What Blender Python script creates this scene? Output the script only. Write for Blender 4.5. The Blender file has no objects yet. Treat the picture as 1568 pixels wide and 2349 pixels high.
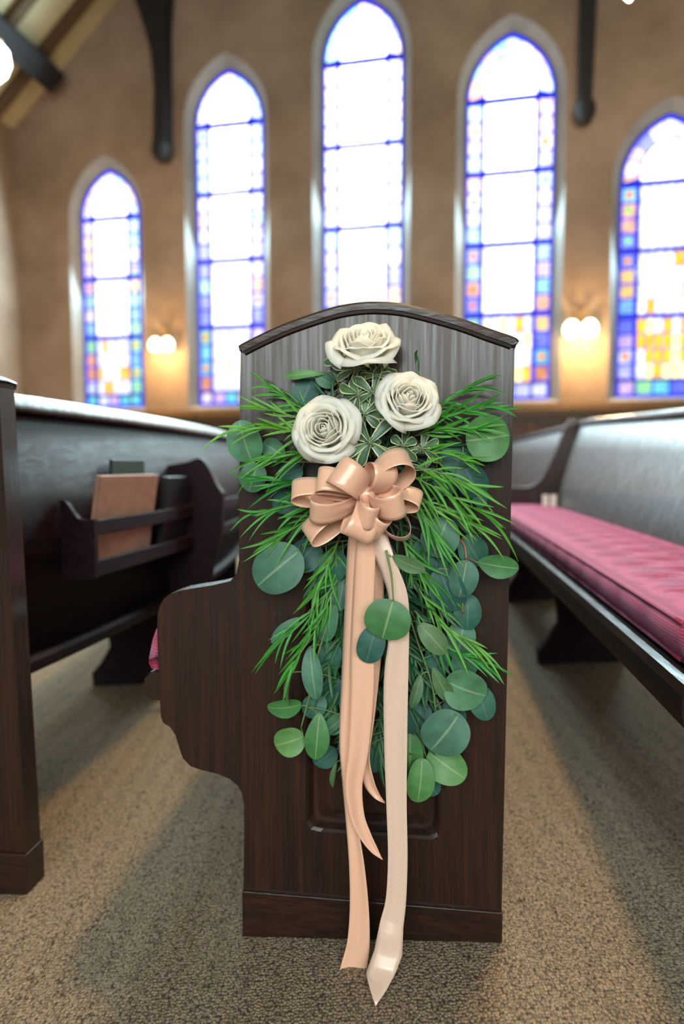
import bpy, bmesh, math, random
from mathutils import Vector, Matrix
R = random.Random(7)
SC = bpy.context.scene
COL = SC.collection
rad = math.radians

# ------------------------------------------------------------------ camera
F = 1566.0; CX = 784.0; CY = 1174.5; PITCH = math.atan(0.0683); CAMZ = 0.726
cd = bpy.data.cameras.new('camera'); cam = bpy.data.objects.new('camera', cd); COL.objects.link(cam)
cd.sensor_fit = 'VERTICAL'; cd.sensor_height = 36.0; cd.sensor_width = 24.0
cd.lens = 36.0 * F / 2349.0
cam.location = (0, 0, CAMZ); cam.rotation_euler = (math.pi/2 - PITCH, 0, 0)
cd.clip_start = 0.01; cd.clip_end = 100
cd.dof.use_dof = True; cd.dof.focus_distance = 0.95; cd.dof.aperture_fstop = 2.0
SC.camera = cam

# ------------------------------------------------------------------ world, light, exposure
w = bpy.data.worlds.new('World'); SC.world = w; w.use_nodes = True
w.node_tree.nodes['Background'].inputs[0].default_value = (0.62, 0.78, 0.86, 1)
w.node_tree.nodes['Background'].inputs[1].default_value = 0.08
SC.view_settings.view_transform = 'Standard'; SC.view_settings.look = 'None'
SC.view_settings.exposure = 0.55; SC.view_settings.gamma = 1.0
SC.view_settings.use_curve_mapping = False
SC.cycles.use_denoising = True
SC.cycles.max_bounces = 7; SC.cycles.diffuse_bounces = 4; SC.cycles.glossy_bounces = 4
SC.cycles.sample_clamp_indirect = 5.0; SC.cycles.caustics_reflective = False; SC.cycles.caustics_refractive = False

def area(name, loc, target, sx, sy, power, color):
    l = bpy.data.lights.new(name, 'AREA'); l.shape = 'RECTANGLE'; l.size = sx; l.size_y = sy
    l.energy = power; l.color = color
    o = bpy.data.objects.new(name, l); COL.objects.link(o); o.location = loc
    o.rotation_euler = (Vector(target) - Vector(loc)).to_track_quat('-Z', 'Y').to_euler()
    return o
# added broad fill behind the camera, for the flowers and pew-end sheen
area('rear_fill_light', (0.3, -6.5, 3.5), (0, 1, 0.9), 11.0, 4.0, 860, (0.88, 0.95, 0.93))
# daylight falling in through the five stained-glass windows
# warm ceiling lamp over the aisle
area('warm_nave_light', (0.7, 1.9, 4.6), (0.4, 1.6, 0), 0.4, 0.4, 95, (1.0, 0.70, 0.40))
area('warm_nave_light', (-3.4, 5.6, 3.9), (-2.6, 8.5, 1.6), 0.6, 0.6, 60, (1.0, 0.60, 0.25))  # added warm light that tints the left wall, no fitting there

# ------------------------------------------------------------------ pixel rays and planes
FW = Vector((0, math.cos(PITCH), -math.sin(PITCH))); UP = Vector((0, math.sin(PITCH), math.cos(PITCH)))
EYE = Vector((0, 0, CAMZ))
def ray(px, py): return Vector((1, 0, 0))*((px-CX)/F) + UP*(-(py-CY)/F) + FW
def at(px, py, y):
    d = ray(px, py); return EYE + d*(y/d.y)
def hit(px, py, p0, n):
    d = ray(px, py); return EYE + d*((p0-EYE).dot(n)/d.dot(n))
TH = math.atan(0.132)
U = Vector((math.cos(TH), -math.sin(TH), 0)); W = Vector((math.sin(TH), math.cos(TH), 0)); Z = Vector((0, 0, 1))
P0 = at(1150, 2080, 1.0)                       # lower right corner of the decorated pew end, top of its plinth
def FP(px, py, off=0.0): return hit(px, py, P0 - W*off, W)
def loc2(p): d = p - P0; return (d.dot(U), p.z)
SLOPE = 0.07
def floor_z(x): return SLOPE*max(-1.6, min(1.6, x-0.25))

# ------------------------------------------------------------------ mesh helpers
ORG = {}
def tag(o, label=None, cat=None, group=None, kind=None):
    if label: o['label'] = label
    if cat: o['category'] = cat
    if group: o['group'] = group
    if kind: o['kind'] = kind
    return o
def thing(name, loc, label=None, cat=None, group=None, kind=None):
    o = bpy.data.objects.new(name, None); COL.objects.link(o); o.location = loc; o.empty_display_size = 0.05
    ORG[o] = Vector(loc); return tag(o, label, cat, group, kind)
def obj(name, verts, faces, mat, parent=None, smooth=True, uvs=None, origin=None, cols=None):
    org = ORG[parent] if parent is not None else Vector(origin if origin is not None else (0, 0, 0))
    me = bpy.data.meshes.new(name)
    me.from_pydata([tuple(Vector(v)-org) for v in verts], [], faces)
    if smooth: me.polygons.foreach_set('use_smooth', [True]*len(me.polygons))
    if uvs:
        ul = me.uv_layers.new(name='UVMap')
        for lp in me.loops: ul.data[lp.index].uv = uvs[lp.vertex_index]
    if cols:
        ca = me.color_attributes.new('pane', 'FLOAT_COLOR', 'CORNER')
        i = 0
        for p in me.polygons:
            for _ in p.loop_indices:
                ca.data[i].color = (*cols[p.index], 1); i += 1
    me.materials.append(mat)
    o = bpy.data.objects.new(name, me); COL.objects.link(o)
    if parent is not None: o.parent = parent
    else: o.location = org
    ORG[o] = org
    return o
class MB:
    def __init__(s): s.v = []; s.f = []; s.uv = []
    def add(s, v, f, uv=None):
        n = len(s.v); s.v += [Vector(a) for a in v]; s.f += [tuple(i+n for i in q) for q in f]
        s.uv += uv if uv else [(0.5, 0.5)]*len(v); return s
    def box(s, c, ax, ay, az):
        c = Vector(c); ax, ay, az = Vector(ax)/2, Vector(ay)/2, Vector(az)/2
        v = [c+ax*i+ay*j+az*k for i in (-1, 1) for j in (-1, 1) for k in (-1, 1)]
        return s.add(v, [(0,1,3,2),(4,6,7,5),(0,4,5,1),(2,3,7,6),(0,2,6,4),(1,5,7,3)])
    def grid(s, rows, uvrows=None, closed=False):
        m = len(rows[0]); v = [p for r in rows for p in r]; f = []
        for i in range(len(rows)-1):
            for j in range(m if closed else m-1):
                k = (j+1) % m
                f.append((i*m+j, i*m+k, (i+1)*m+k, (i+1)*m+j))
        return s.add(v, f, [q for r in uvrows for q in r] if uvrows else None)
    def tube(s, pts, r0, r1=None, n=8, cap=True):
        pts = [Vector(p) for p in pts]; r1 = r0 if r1 is None else r1; rows = []
        for i, p in enumerate(pts):
            t = (pts[min(i+1, len(pts)-1)]-pts[max(i-1, 0)]).normalized()
            a = t.orthogonal().normalized() if i == 0 else (a - t*a.dot(t)).normalized()
            b = t.cross(a); r = r0+(r1-r0)*i/max(1, len(pts)-1)
            rows.append([p+(a*math.cos(k*2*math.pi/n)+b*math.sin(k*2*math.pi/n))*r for k in range(n)])
        base = len(s.v); s.grid(rows, closed=True)
        if cap: s.f += [tuple(base+k for k in range(n))[::-1], tuple(base+(len(pts)-1)*n+k for k in range(n))]
        return s
    def lathe(s, c, prof, n=24, axis=Z):
        c = Vector(c); q = axis.to_track_quat('Z', 'Y'); rows = []
        for r, h in prof: rows.append([c + q @ Vector((r*math.cos(k*2*math.pi/n), r*math.sin(k*2*math.pi/n), h)) for k in range(n)])
        return s.grid(rows, closed=True)
    def prism(s, poly, d):
        n = len(poly); poly = [Vector(p) for p in poly]; d = Vector(d)
        return s.add(poly+[p+d for p in poly], [tuple(range(n)), tuple(range(2*n-1, n-1, -1))]+[(i, n+i, n+(i+1) % n, (i+1) % n) for i in range(n)])
    def build(s, name, mat, parent=None, smooth=False, origin=None): return obj(name, s.v, s.f, mat, parent, smooth, s.uv, origin)
def bevel(o, wd=0.003, seg=2, ang=35):
    m = o.modifiers.new('bevel', 'BEVEL'); m.width = wd; m.segments = seg; m.limit_method = 'ANGLE'; m.angle_limit = rad(ang)
    m.harden_normals = True
    o.data.polygons.foreach_set('use_smooth', [True]*len(o.data.polygons)); return o
def spl(pts, n=8):
    pts = [Vector(p) for p in pts]; P = [pts[0]*2-pts[1]]+pts+[pts[-1]*2-pts[-2]]; out = []
    for i in range(1, len(P)-2):
        a, b, c, d = P[i-1:i+3]
        for k in range(n):
            t = k/n; out.append(0.5*((2*b)+(c-a)*t+(2*a-5*b+4*c-d)*t*t+(3*b-a-3*c+d)*t**3))
    out.append(pts[-1]); return out
def fill_holes(outer, holes):
    bm = bmesh.new(); es = []
    for loop in [outer]+holes:
        vs = [bm.verts.new(p) for p in loop]
        es += [bm.edges.new((vs[i], vs[(i+1) % len(vs)])) for i in range(len(vs))]
    bmesh.ops.triangle_fill(bm, use_beauty=True, use_dissolve=False, edges=es)
    bm.verts.index_update(); v = [x.co.copy() for x in bm.verts]; f = [tuple(q.index for q in x.verts) for x in bm.faces]
    bm.free(); return v, f

# ------------------------------------------------------------------ materials
def nt(name):
    m = bpy.data.materials.new(name); m.use_nodes = True; t = m.node_tree; return m, t, t.nodes['Principled BSDF']
def nd(t, kind, **kw):
    n = t.nodes.new(kind)
    for k, v in kw.items():
        if k in n.inputs.keys(): n.inputs[k].default_value = v
        else: setattr(n, k, v)
    return n
def ramp(t, stops):
    r = t.nodes.new('ShaderNodeValToRGB'); e = r.color_ramp.elements
    while len(e) < len(stops): e.new(0.5)
    for x, (p, c) in zip(e, stops): x.position = p; x.color = (*c, 1)
    return r
def plain(name, c, rough=0.5, **kw):
    m, t, b = nt(name); b.inputs['Base Color'].default_value = (*c, 1); b.inputs['Roughness'].default_value = rough
    tc = nd(t, 'ShaderNodeTexCoord'); no = nd(t, 'ShaderNodeTexNoise', Scale=40.0, Detail=3.0)
    t.links.new(tc.outputs['Object'], no.inputs['Vector'])
    r = ramp(t, [(0.3, [x*0.85 for x in c]), (0.7, [min(1, x*1.12) for x in c])])
    t.links.new(no.outputs['Fac'], r.inputs[0]); t.links.new(r.outputs[0], b.inputs['Base Color'])
    for k, v in kw.items(): b.inputs[k.replace('_', ' ')].default_value = v
    return m
def wood(name, axis, dark=(0.008, 0.004, 0.003), lite=(0.034, 0.013, 0.0065), rough=0.45, coat=0.9, cr=0.17):
    m, t, b = nt(name); L = t.links.new
    tc = nd(t, 'ShaderNodeTexCoord'); mp = nd(t, 'ShaderNodeMapping')
    sc = [48.0, 48.0, 48.0]; sc[axis] = 1.3; mp.inputs['Scale'].default_value = sc
    L(tc.outputs['Object'], mp.inputs[0])
    n1 = nd(t, 'ShaderNodeTexNoise', Scale=1.0, Detail=5.0, Roughness=0.6, Distortion=0.6); L(mp.outputs[0], n1.inputs['Vector'])
    mp2 = nd(t, 'ShaderNodeMapping'); s2 = [230.0, 230.0, 230.0]; s2[axis] = 7.0; mp2.inputs['Scale'].default_value = s2
    L(tc.outputs['Object'], mp2.inputs[0])
    n2 = nd(t, 'ShaderNodeTexNoise', Scale=1.0, Detail=3.0, Roughness=0.6); L(mp2.outputs[0], n2.inputs['Vector'])
    mx = nd(t, 'ShaderNodeMath', operation='MULTIPLY_ADD'); L(n2.outputs['Fac'], mx.inputs[0]); mx.inputs[1].default_value = 0.55
    m3 = nd(t, 'ShaderNodeMath', operation='MULTIPLY'); L(n1.outputs['Fac'], m3.inputs[0]); m3.inputs[1].default_value = 0.55
    L(m3.outputs[0], mx.inputs[2])
    r = ramp(t, [(0.40, dark), (0.56, [(a+c)/2 for a, c in zip(dark, lite)]), (0.70, lite)]); L(mx.outputs[0], r.inputs[0])
    L(r.outputs[0], b.inputs['Base Color'])
    rr = nd(t, 'ShaderNodeMapRange'); L(mx.outputs[0], rr.inputs[0]); rr.inputs[1].default_value = 0.4; rr.inputs[2].default_value = 0.7
    rr.inputs[3].default_value = rough-0.05; rr.inputs[4].default_value = rough+0.12; L(rr.outputs[0], b.inputs['Roughness'])
    b.inputs['Coat Weight'].default_value = coat; b.inputs['Coat Roughness'].default_value = cr; b.inputs['Specular IOR Level'].default_value = 0.12
    bp = nd(t, 'ShaderNodeBump', Strength=0.25, Distance=0.001); L(mx.outputs[0], bp.inputs['Height']); L(bp.outputs[0], b.inputs['Normal']); L(bp.outputs[0], b.inputs['Coat Normal'])
    cw = nd(t, 'ShaderNodeMapRange'); L(mx.outputs[0], cw.inputs[0]); cw.inputs[1].default_value = 0.42; cw.inputs[2].default_value = 0.62; cw.inputs[3].default_value = coat; cw.inputs[4].default_value = coat*0.45; L(cw.outputs[0], b.inputs['Coat Weight'])
    return m
WOODV = wood('dark_oak_upright', 2); WOODY = wood('dark_oak_long', 1); WOODX = wood('dark_oak_cross', 0); WOODG = wood('varnished_oak', 2, rough=0.40, coat=1.0, cr=0.40); WOODG.node_tree.nodes['Principled BSDF'].inputs['Coat IOR'].default_value = 1.9; WOODSH = wood('shaded_oak', 1, (0.006, 0.003, 0.0035), (0.022, 0.008, 0.010), 0.55, 0.05, 0.30)  # last copy: dark oak with shade put into its colour, coat dulled
TRIMW = wood('trim_wood', 0, (0.08, 0.045, 0.02), (0.20, 0.12, 0.06), 0.5, 0.1)
BEAM = wood('beam_wood', 1, (0.006, 0.006, 0.008), (0.02, 0.018, 0.018), 0.6, 0.0)

def carpet_mat():
    m, t, b = nt('loop_carpet'); L = t.links.new
    tc = nd(t, 'ShaderNodeTexCoord'); mp = nd(t, 'ShaderNodeMapping'); mp.inputs['Scale'].default_value = (1, 0.7, 1); L(tc.outputs['Object'], mp.inputs[0])
    v = nd(t, 'ShaderNodeTexVoronoi', Scale=260.0, Randomness=0.75); L(mp.outputs[0], v.inputs['Vector'])
    n = nd(t, 'ShaderNodeTexNoise', Scale=170.0, Detail=2.0); L(mp.outputs[0], n.inputs['Vector'])
    n2 = nd(t, 'ShaderNodeTexNoise', Scale=3.0, Detail=2.0); L(tc.outputs['Object'], n2.inputs['Vector'])
    r = ramp(t, [(0.10, (0.345, 0.275, 0.20)), (0.5, (0.265, 0.208, 0.150)), (0.85, (0.075, 0.055, 0.042))]); L(v.outputs['Distance'], r.inputs[0])
    r2 = ramp(t, [(0.35, (0.62, 0.62, 0.62)), (0.65, (1.15, 1.1, 1.05))]); L(n.outputs['Fac'], r2.inputs[0])
    mx = nd(t, 'ShaderNodeMix', data_type='RGBA', blend_type='MULTIPLY'); mx.inputs[0].default_value = 1
    L(r.outputs[0], mx.inputs[6]); L(r2.outputs[0], mx.inputs[7])
    L(mx.outputs[2], b.inputs['Base Color']); b.inputs['Roughness'].default_value = 0.95; b.inputs['Specular IOR Level'].default_value = 0.1
    inv = nd(t, 'ShaderNodeMath', operation='SUBTRACT'); inv.inputs[0].default_value = 1; L(v.outputs['Distance'], inv.inputs[1])
    bp = nd(t, 'ShaderNodeBump', Strength=0.8, Distance=0.003); L(inv.outputs[0], bp.inputs['Height']); L(bp.outputs[0], b.inputs['Normal'])
    return m
CARPET = carpet_mat()

def plaster(name, c1, c2):
    m, t, b = nt(name); L = t.links.new
    tc = nd(t, 'ShaderNodeTexCoord'); n = nd(t, 'ShaderNodeTexNoise', Scale=0.9, Detail=6.0, Roughness=0.65); L(tc.outputs['Object'], n.inputs['Vector'])
    r = ramp(t, [(0.35, c1), (0.68, c2)]); L(n.outputs['Fac'], r.inputs[0]); L(r.outputs[0], b.inputs['Base Color']); b.inputs['Roughness'].default_value = 0.85
    n2 = nd(t, 'ShaderNodeTexNoise', Scale=30.0, Detail=4.0); L(tc.outputs['Object'], n2.inputs['Vector'])
    bp = nd(t, 'ShaderNodeBump', Strength=0.3, Distance=0.01); L(n2.outputs['Fac'], bp.inputs['Height']); L(bp.outputs[0], b.inputs['Normal'])
    return m
PLASTER = plaster('brown_plaster', (0.135, 0.092, 0.066), (0.225, 0.165, 0.128))
REVEAL = plaster('pale_reveal', (0.17, 0.175, 0.18), (0.26, 0.26, 0.26))
CEIL = plaster('ceiling_board', (0.30, 0.26, 0.16), (0.37, 0.32, 0.20))
RAFTER = wood('rafter_wood', 0, (0.05, 0.03, 0.02), (0.09, 0.06, 0.035), 0.6, 0.0)

def glass_mat():
    m = bpy.data.materials.new('stained_glass'); m.use_nodes = True; t = m.node_tree; L = t.links.new
    for n in list(t.nodes): t.nodes.remove(n)
    out = nd(t, 'ShaderNodeOutputMaterial'); em = nd(t, 'ShaderNodeEmission'); at_ = nd(t, 'ShaderNodeVertexColor', layer_name='pane')
    tc = nd(t, 'ShaderNodeTexCoord'); no = nd(t, 'ShaderNodeTexNoise', Scale=14.0, Detail=2.0); L(tc.outputs['Object'], no.inputs['Vector'])
    r = ramp(t, [(0.35, (0.75, 0.75, 0.8)), (0.65, (1.2, 1.2, 1.15))]); L(no.outputs['Fac'], r.inputs[0])
    mx = nd(t, 'ShaderNodeMix', data_type='RGBA', blend_type='MULTIPLY'); mx.inputs[0].default_value = 1
    L(at_.outputs['Color'], mx.inputs[6]); L(r.outputs[0], mx.inputs[7]); L(mx.outputs[2], em.inputs['Color']); em.inputs['Strength'].default_value = 1.0
    L(em.outputs[0], out.inputs[0]); return m
GLASS = glass_mat()
LEAD = plain('lead_came', (0.01, 0.015, 0.06), 0.6)
def glow(name, c, s):
    m, t, b = nt(name); b.inputs['Base Color'].default_value = (*c, 1); b.inputs['Emission Color'].default_value = (*c, 1); b.inputs['Emission Strength'].default_value = s
    return m
BULB = glow('lit_frosted_glass', (1.0, 0.82, 0.52), 5.0)
BRASS = plain('aged_brass', (0.18, 0.12, 0.06), 0.4, Metallic=0.8)

def cushion_mat():
    m, t, b = nt('ribbed_rose_fabric'); L = t.links.new
    tc = nd(t, 'ShaderNodeTexCoord'); wv = nd(t, 'ShaderNodeTexWave', Scale=110.0, Distortion=1.0, Detail=1.0, bands_direction='Y'); L(tc.outputs['Object'], wv.inputs['Vector'])
    wz = nd(t, 'ShaderNodeTexWave', Scale=70.0, Distortion=1.5, bands_direction='Z'); L(tc.outputs['Object'], wz.inputs['Vector'])
    ad = nd(t, 'ShaderNodeMath', operation='ADD'); L(wv.outputs['Fac'], ad.inputs[0]); L(wz.outputs['Fac'], ad.inputs[1])
    r = ramp(t, [(0.2, (0.20, 0.016, 0.045)), (0.9, (0.43, 0.050, 0.110))]); hf = nd(t, 'ShaderNodeMath', operation='MULTIPLY'); L(ad.outputs[0], hf.inputs[0]); hf.inputs[1].default_value = 0.5
    L(hf.outputs[0], r.inputs[0]); L(r.outputs[0], b.inputs['Base Color']); b.inputs['Roughness'].default_value = 0.8
    b.inputs['Sheen Weight'].default_value = 0.22; b.inputs['Specular IOR Level'].default_value = 0.15; b.inputs['Sheen Tint'].default_value = (0.8, 0.6, 0.95, 1); b.inputs['Sheen Roughness'].default_value = 0.5
    bp = nd(t, 'ShaderNodeBump', Strength=0.4, Distance=0.002); L(hf.outputs[0], bp.inputs['Height']); L(bp.outputs[0], b.inputs['Normal'])
    return m
CUSH = cushion_mat()

def leaf_mat(name, base, rib, rough=0.5, varieg=None, trans=0.15):
    m, t, b = nt(name); L = t.links.new
    uv = nd(t, 'ShaderNodeUVMap'); sp = nd(t, 'ShaderNodeSeparateXYZ'); L(uv.outputs[0], sp.inputs[0])
    a = nd(t, 'ShaderNodeMath', operation='SUBTRACT'); L(sp.outputs[0], a.inputs[0]); a.inputs[1].default_value = 0.5
    ab = nd(t, 'ShaderNodeMath', operation='ABSOLUTE'); L(a.outputs[0], ab.inputs[0])
    tc = nd(t, 'ShaderNodeTexCoord'); no = nd(t, 'ShaderNodeTexNoise', Scale=55.0, Detail=3.0); L(tc.outputs['Object'], no.inputs['Vector'])
    r = ramp(t, [(0.3, [x*0.78 for x in base]), (0.7, [x*1.2 for x in base])]); L(no.outputs['Fac'], r.inputs[0])
    oi = nd(t, 'ShaderNodeObjectInfo'); hs = nd(t, 'ShaderNodeHueSaturation'); L(r.outputs[0], hs.inputs['Color'])
    mr = nd(t, 'ShaderNodeMapRange'); L(oi.outputs['Random'], mr.inputs[0]); mr.inputs[3].default_value = 0.80; mr.inputs[4].default_value = 1.22; L(mr.outputs[0], hs.inputs['Value'])
    mh = nd(t, 'ShaderNodeMapRange'); L(oi.outputs['Random'], mh.inputs[0]); mh.inputs[3].default_value = 0.53; mh.inputs[4].default_value = 0.48; L(mh.outputs[0], hs.inputs['Hue'])
    # midrib and side veins
    lt = ramp(t, [(0.012, (0.55, 0.55, 0.55)), (0.035, (0, 0, 0))]); L(ab.outputs[0], lt.inputs[0])
    sub = nd(t, 'ShaderNodeMath', operation='MULTIPLY_ADD'); L(ab.outputs[0], sub.inputs[0]); sub.inputs[1].default_value = -0.8; L(sp.outputs[1], sub.inputs[2])
    ml = nd(t, 'ShaderNodeMath', operation='MULTIPLY'); L(sub.outputs[0], ml.inputs[0]); ml.inputs[1].default_value = 9
    fr = nd(t, 'ShaderNodeMath', operation='FRACT'); L(ml.outputs[0], fr.inputs[0])
    vr = ramp(t, [(0.03, (0.07, 0.07, 0.07)), (0.09, (0, 0, 0))]); L(fr.outputs[0], vr.inputs[0])
    mxv = nd(t, 'ShaderNodeMath', operation='MAXIMUM'); L(lt.outputs[0], mxv.inputs[0]); L(vr.outputs[0], mxv.inputs[1])
    mx = nd(t, 'ShaderNodeMix', data_type='RGBA'); L(mxv.outputs[0], mx.inputs[0]); L(hs.outputs[0], mx.inputs[6]); mx.inputs[7].default_value = (*rib, 1)
    last = mx.outputs[2]
    if varieg:
        n2 = nd(t, 'ShaderNodeTexNoise', Scale=260.0, Detail=2.0); L(tc.outputs['Object'], n2.inputs['Vector'])
        ma = nd(t, 'ShaderNodeMath', operation='MULTIPLY_ADD'); L(n2.outputs['Fac'], ma.inputs[0]); ma.inputs[1].default_value = 0.14; L(ab.outputs[0], ma.inputs[2])
        vr2 = ramp(t, [(0.435, (0, 0, 0)), (0.465, (1, 1, 1))]); L(ma.outputs[0], vr2.inputs[0])
        m2 = nd(t, 'ShaderNodeMix', data_type='RGBA'); L(vr2.outputs[0], m2.inputs[0]); L(last, m2.inputs[6]); m2.inputs[7].default_value = (*varieg, 1); last = m2.outputs[2]
    L(last, b.inputs['Base Color']); b.inputs['Roughness'].default_value = rough
    tr = nd(t, 'ShaderNodeBsdfTranslucent'); L(last, tr.inputs[0]); ms = nd(t, 'ShaderNodeMixShader'); ms.inputs[0].default_value = trans
    out = t.nodes['Material Output']; L(b.outputs[0], ms.inputs[1]); L(tr.outputs[0], ms.inputs[2]); L(ms.outputs[0], out.inputs[0])
    return m
EUC = leaf_mat('eucalyptus_leaf', (0.060, 0.175, 0.100), (0.30, 0.42, 0.25), 0.55)
EUCG = leaf_mat('eucalyptus_leaf_fresh', (0.075, 0.215, 0.060), (0.32, 0.45, 0.20), 0.5)
EUCD = leaf_mat('eucalyptus_leaf_blue', (0.026, 0.110, 0.080), (0.12, 0.22, 0.16), 0.55)
EUCO = leaf_mat('eucalyptus_leaf_olive', (0.085, 0.170, 0.070), (0.30, 0.38, 0.20), 0.55)
PITT = leaf_mat('variegated_leaf', (0.070, 0.155, 0.075), (0.25, 0.33, 0.17), 0.4, varieg=(0.60, 0.62, 0.36))
GRASS = leaf_mat('narrow_leaf', (0.060, 0.270, 0.020), (0.13, 0.42, 0.05), 0.42, trans=0.25)
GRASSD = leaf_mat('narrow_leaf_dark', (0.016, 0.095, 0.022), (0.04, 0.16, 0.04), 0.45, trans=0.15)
STEM = plain('green_stem', (0.13, 0.20, 0.06), 0.5); STEMR = plain('russet_stem', (0.40, 0.17, 0.08), 0.5)

def rose_mat():
    m, t, b = nt('rose_petal'); L = t.links.new
    uv = nd(t, 'ShaderNodeUVMap'); sp = nd(t, 'ShaderNodeSeparateXYZ'); L(uv.outputs[0], sp.inputs[0])
    r = ramp(t, [(0.0, (0.80, 0.80, 0.55)), (0.30, (0.95, 0.91, 0.78)), (0.8, (0.96, 0.94, 0.88))]); L(sp.outputs[1], r.inputs[0]); L(r.outputs[0], b.inputs['Base Color'])
    b.inputs['Roughness'].default_value = 0.55; b.inputs['Subsurface Weight'].default_value = 0.25; b.inputs['Subsurface Scale'].default_value = 0.004
    b.inputs['Subsurface Radius'].default_value = (1, 0.8, 0.55); b.inputs['Sheen Weight'].default_value = 0.15
    wv = nd(t, 'ShaderNodeTexNoise', Scale=9.0, Detail=2.0); mp = nd(t, 'ShaderNodeMapping'); mp.inputs['Scale'].default_value = (6, 0.6, 1); L(uv.outputs[0], mp.inputs[0]); L(mp.outputs[0], wv.inputs['Vector'])
    bp = nd(t, 'ShaderNodeBump', Strength=0.15, Distance=0.001); L(wv.outputs['Fac'], bp.inputs['Height']); L(bp.outputs[0], b.inputs['Normal'])
    tr = nd(t, 'ShaderNodeBsdfTranslucent'); tr.inputs[0].default_value = (0.97, 0.94, 0.84, 1); ms = nd(t, 'ShaderNodeMixShader'); ms.inputs[0].default_value = 0.52
    out = t.nodes['Material Output']; L(b.outputs[0], ms.inputs[1]); L(tr.outputs[0], ms.inputs[2]); L(ms.outputs[0], out.inputs[0])
    return m
ROSE = rose_mat()
def satin(name, c):
    m, t, b = nt(name); L = t.links.new
    uv = nd(t, 'ShaderNodeUVMap'); mp = nd(t, 'ShaderNodeMapping'); mp.inputs['Scale'].default_value = (3, 60, 1); L(uv.outputs[0], mp.inputs[0])
    n = nd(t, 'ShaderNodeTexNoise', Scale=3.0, Detail=2.0); L(mp.outputs[0], n.inputs['Vector'])
    r = ramp(t, [(0.3, [x*0.95 for x in c]), (0.7, c)]); L(n.outputs['Fac'], r.inputs[0]); L(r.outputs[0], b.inputs['Base Color'])
    b.inputs['Roughness'].default_value = 0.33; b.inputs['Anisotropic'].default_value = 0.5; b.inputs['Specular IOR Level'].default_value = 1.0; b.inputs['Coat Weight'].default_value = 0.35; b.inputs['Coat Roughness'].default_value = 0.22
    b.inputs['Specular Tint'].default_value = (1.0, 0.88, 0.80, 1); b.inputs['Sheen Weight'].default_value = 0.25
    tr = nd(t, 'ShaderNodeBsdfTranslucent'); L(r.outputs[0], tr.inputs[0]); ms = nd(t, 'ShaderNodeMixShader'); ms.inputs[0].default_value = 0.18
    out = t.nodes['Material Output']; L(b.outputs[0], ms.inputs[1]); L(tr.outputs[0], ms.inputs[2]); L(ms.outputs[0], out.inputs[0])
    return m
SATIN = satin('peach_satin', (0.88, 0.53, 0.36))
SATINP = satin('pale_satin', (0.80, 0.58, 0.46))
BOOK = plain('tan_book_cover', (0.36, 0.19, 0.13), 0.5); BOOKD = plain('black_book_cover', (0.012, 0.012, 0.014), 0.35)
BOOKG = plain('green_book_cover', (0.008, 0.03, 0.014), 0.4)
PAPER = plain('paper', (0.75, 0.73, 0.70), 0.7)

# ------------------------------------------------------------------ setting: the gable wall with five lancet windows
WN_ANG = rad(12.3); D = 9.5
WD = Vector((math.cos(WN_ANG), -math.sin(WN_ANG), 0)); WNRM = Vector((math.sin(WN_ANG), math.cos(WN_ANG), 0))
WP0 = Vector((-0.336*D, D, 0))
def WP(px, py, off=0.0): return hit(px, py, WP0 - WNRM*off, WNRM)
def wl(p): d = p-WP0; return (d.dot(WD), p.z)
def wpt(s, z, off=0.0): q = WP0 + WD*s - WNRM*off; return Vector((q.x, q.y, z))
SILL = wl(WP(258, 935, -0.140))[1]
XS = [wl(WP(px, 700, -0.140))[0] for px in (258, 530, 831, 1163, 1522)]
TOPS = [wl(WP(px, py, -0.140))[1] for px, py in ((258, 388), (530, 158), (831, -4), (1163, 76), (1522, 262))]
HW = [0.445, 0.475, 0.515, 0.525, 0.52]
def arch(cx, z0, top, a, k=1.42, n=14):
    Rr = (k*k+1)/2*a; zs = top - k*a; pts = [(cx-a, z0), (cx+a, z0)]
    a1 = math.acos((Rr-a)/Rr)
    for i in range(n+1): t = a1*i/n; pts.append((cx + a - Rr + Rr*math.cos(t), zs + Rr*math.sin(t)))
    for i in range(n-1, -1, -1): t = a1*i/n; pts.append((cx - a + Rr - Rr*math.cos(t), zs + Rr*math.sin(t)))
    return pts
SPL = 0.10
def floorpt(s): q = wpt(s, 0); return -0.35
gA = wl(WP(0, 333)); gB = wl(WP(272, 0)); gslope = (gB[1]-gA[1])/(gB[0]-gA[0])
APX = XS[2]; RIDGE = gA[1] + gslope*(APX-gA[0])
S0 = APX-4.9; S1 = APX+4.9; EAVE = RIDGE - gslope*4.9
outer = [(S0, -0.35), (S1, -0.35), (S1, EAVE), (APX, RIDGE), (S0, EAVE)]
holes = [arch(XS[i], SILL-0.05, TOPS[i]+SPL*1.3, HW[i]+SPL) for i in range(5)]
v, f = fill_holes([wpt(*p) for p in outer], [[wpt(*p) for p in h] for h in holes])
tag(obj('wall_far', v, f, PLASTER, smooth=False), kind='structure')
PAL = [(0.05, 0.10, 0.9), (0.10, 0.45, 0.9), (0.6, 0.62, 1.0), (0.85, 0.30, 0.08), (0.95, 0.55, 0.05), (0.25, 0.75, 0.30), (0.62, 0.42, 0.85), (0.75, 0.80, 1.0), (0.08, 0.65, 0.75), (0.9, 0.75, 0.8)]
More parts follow.
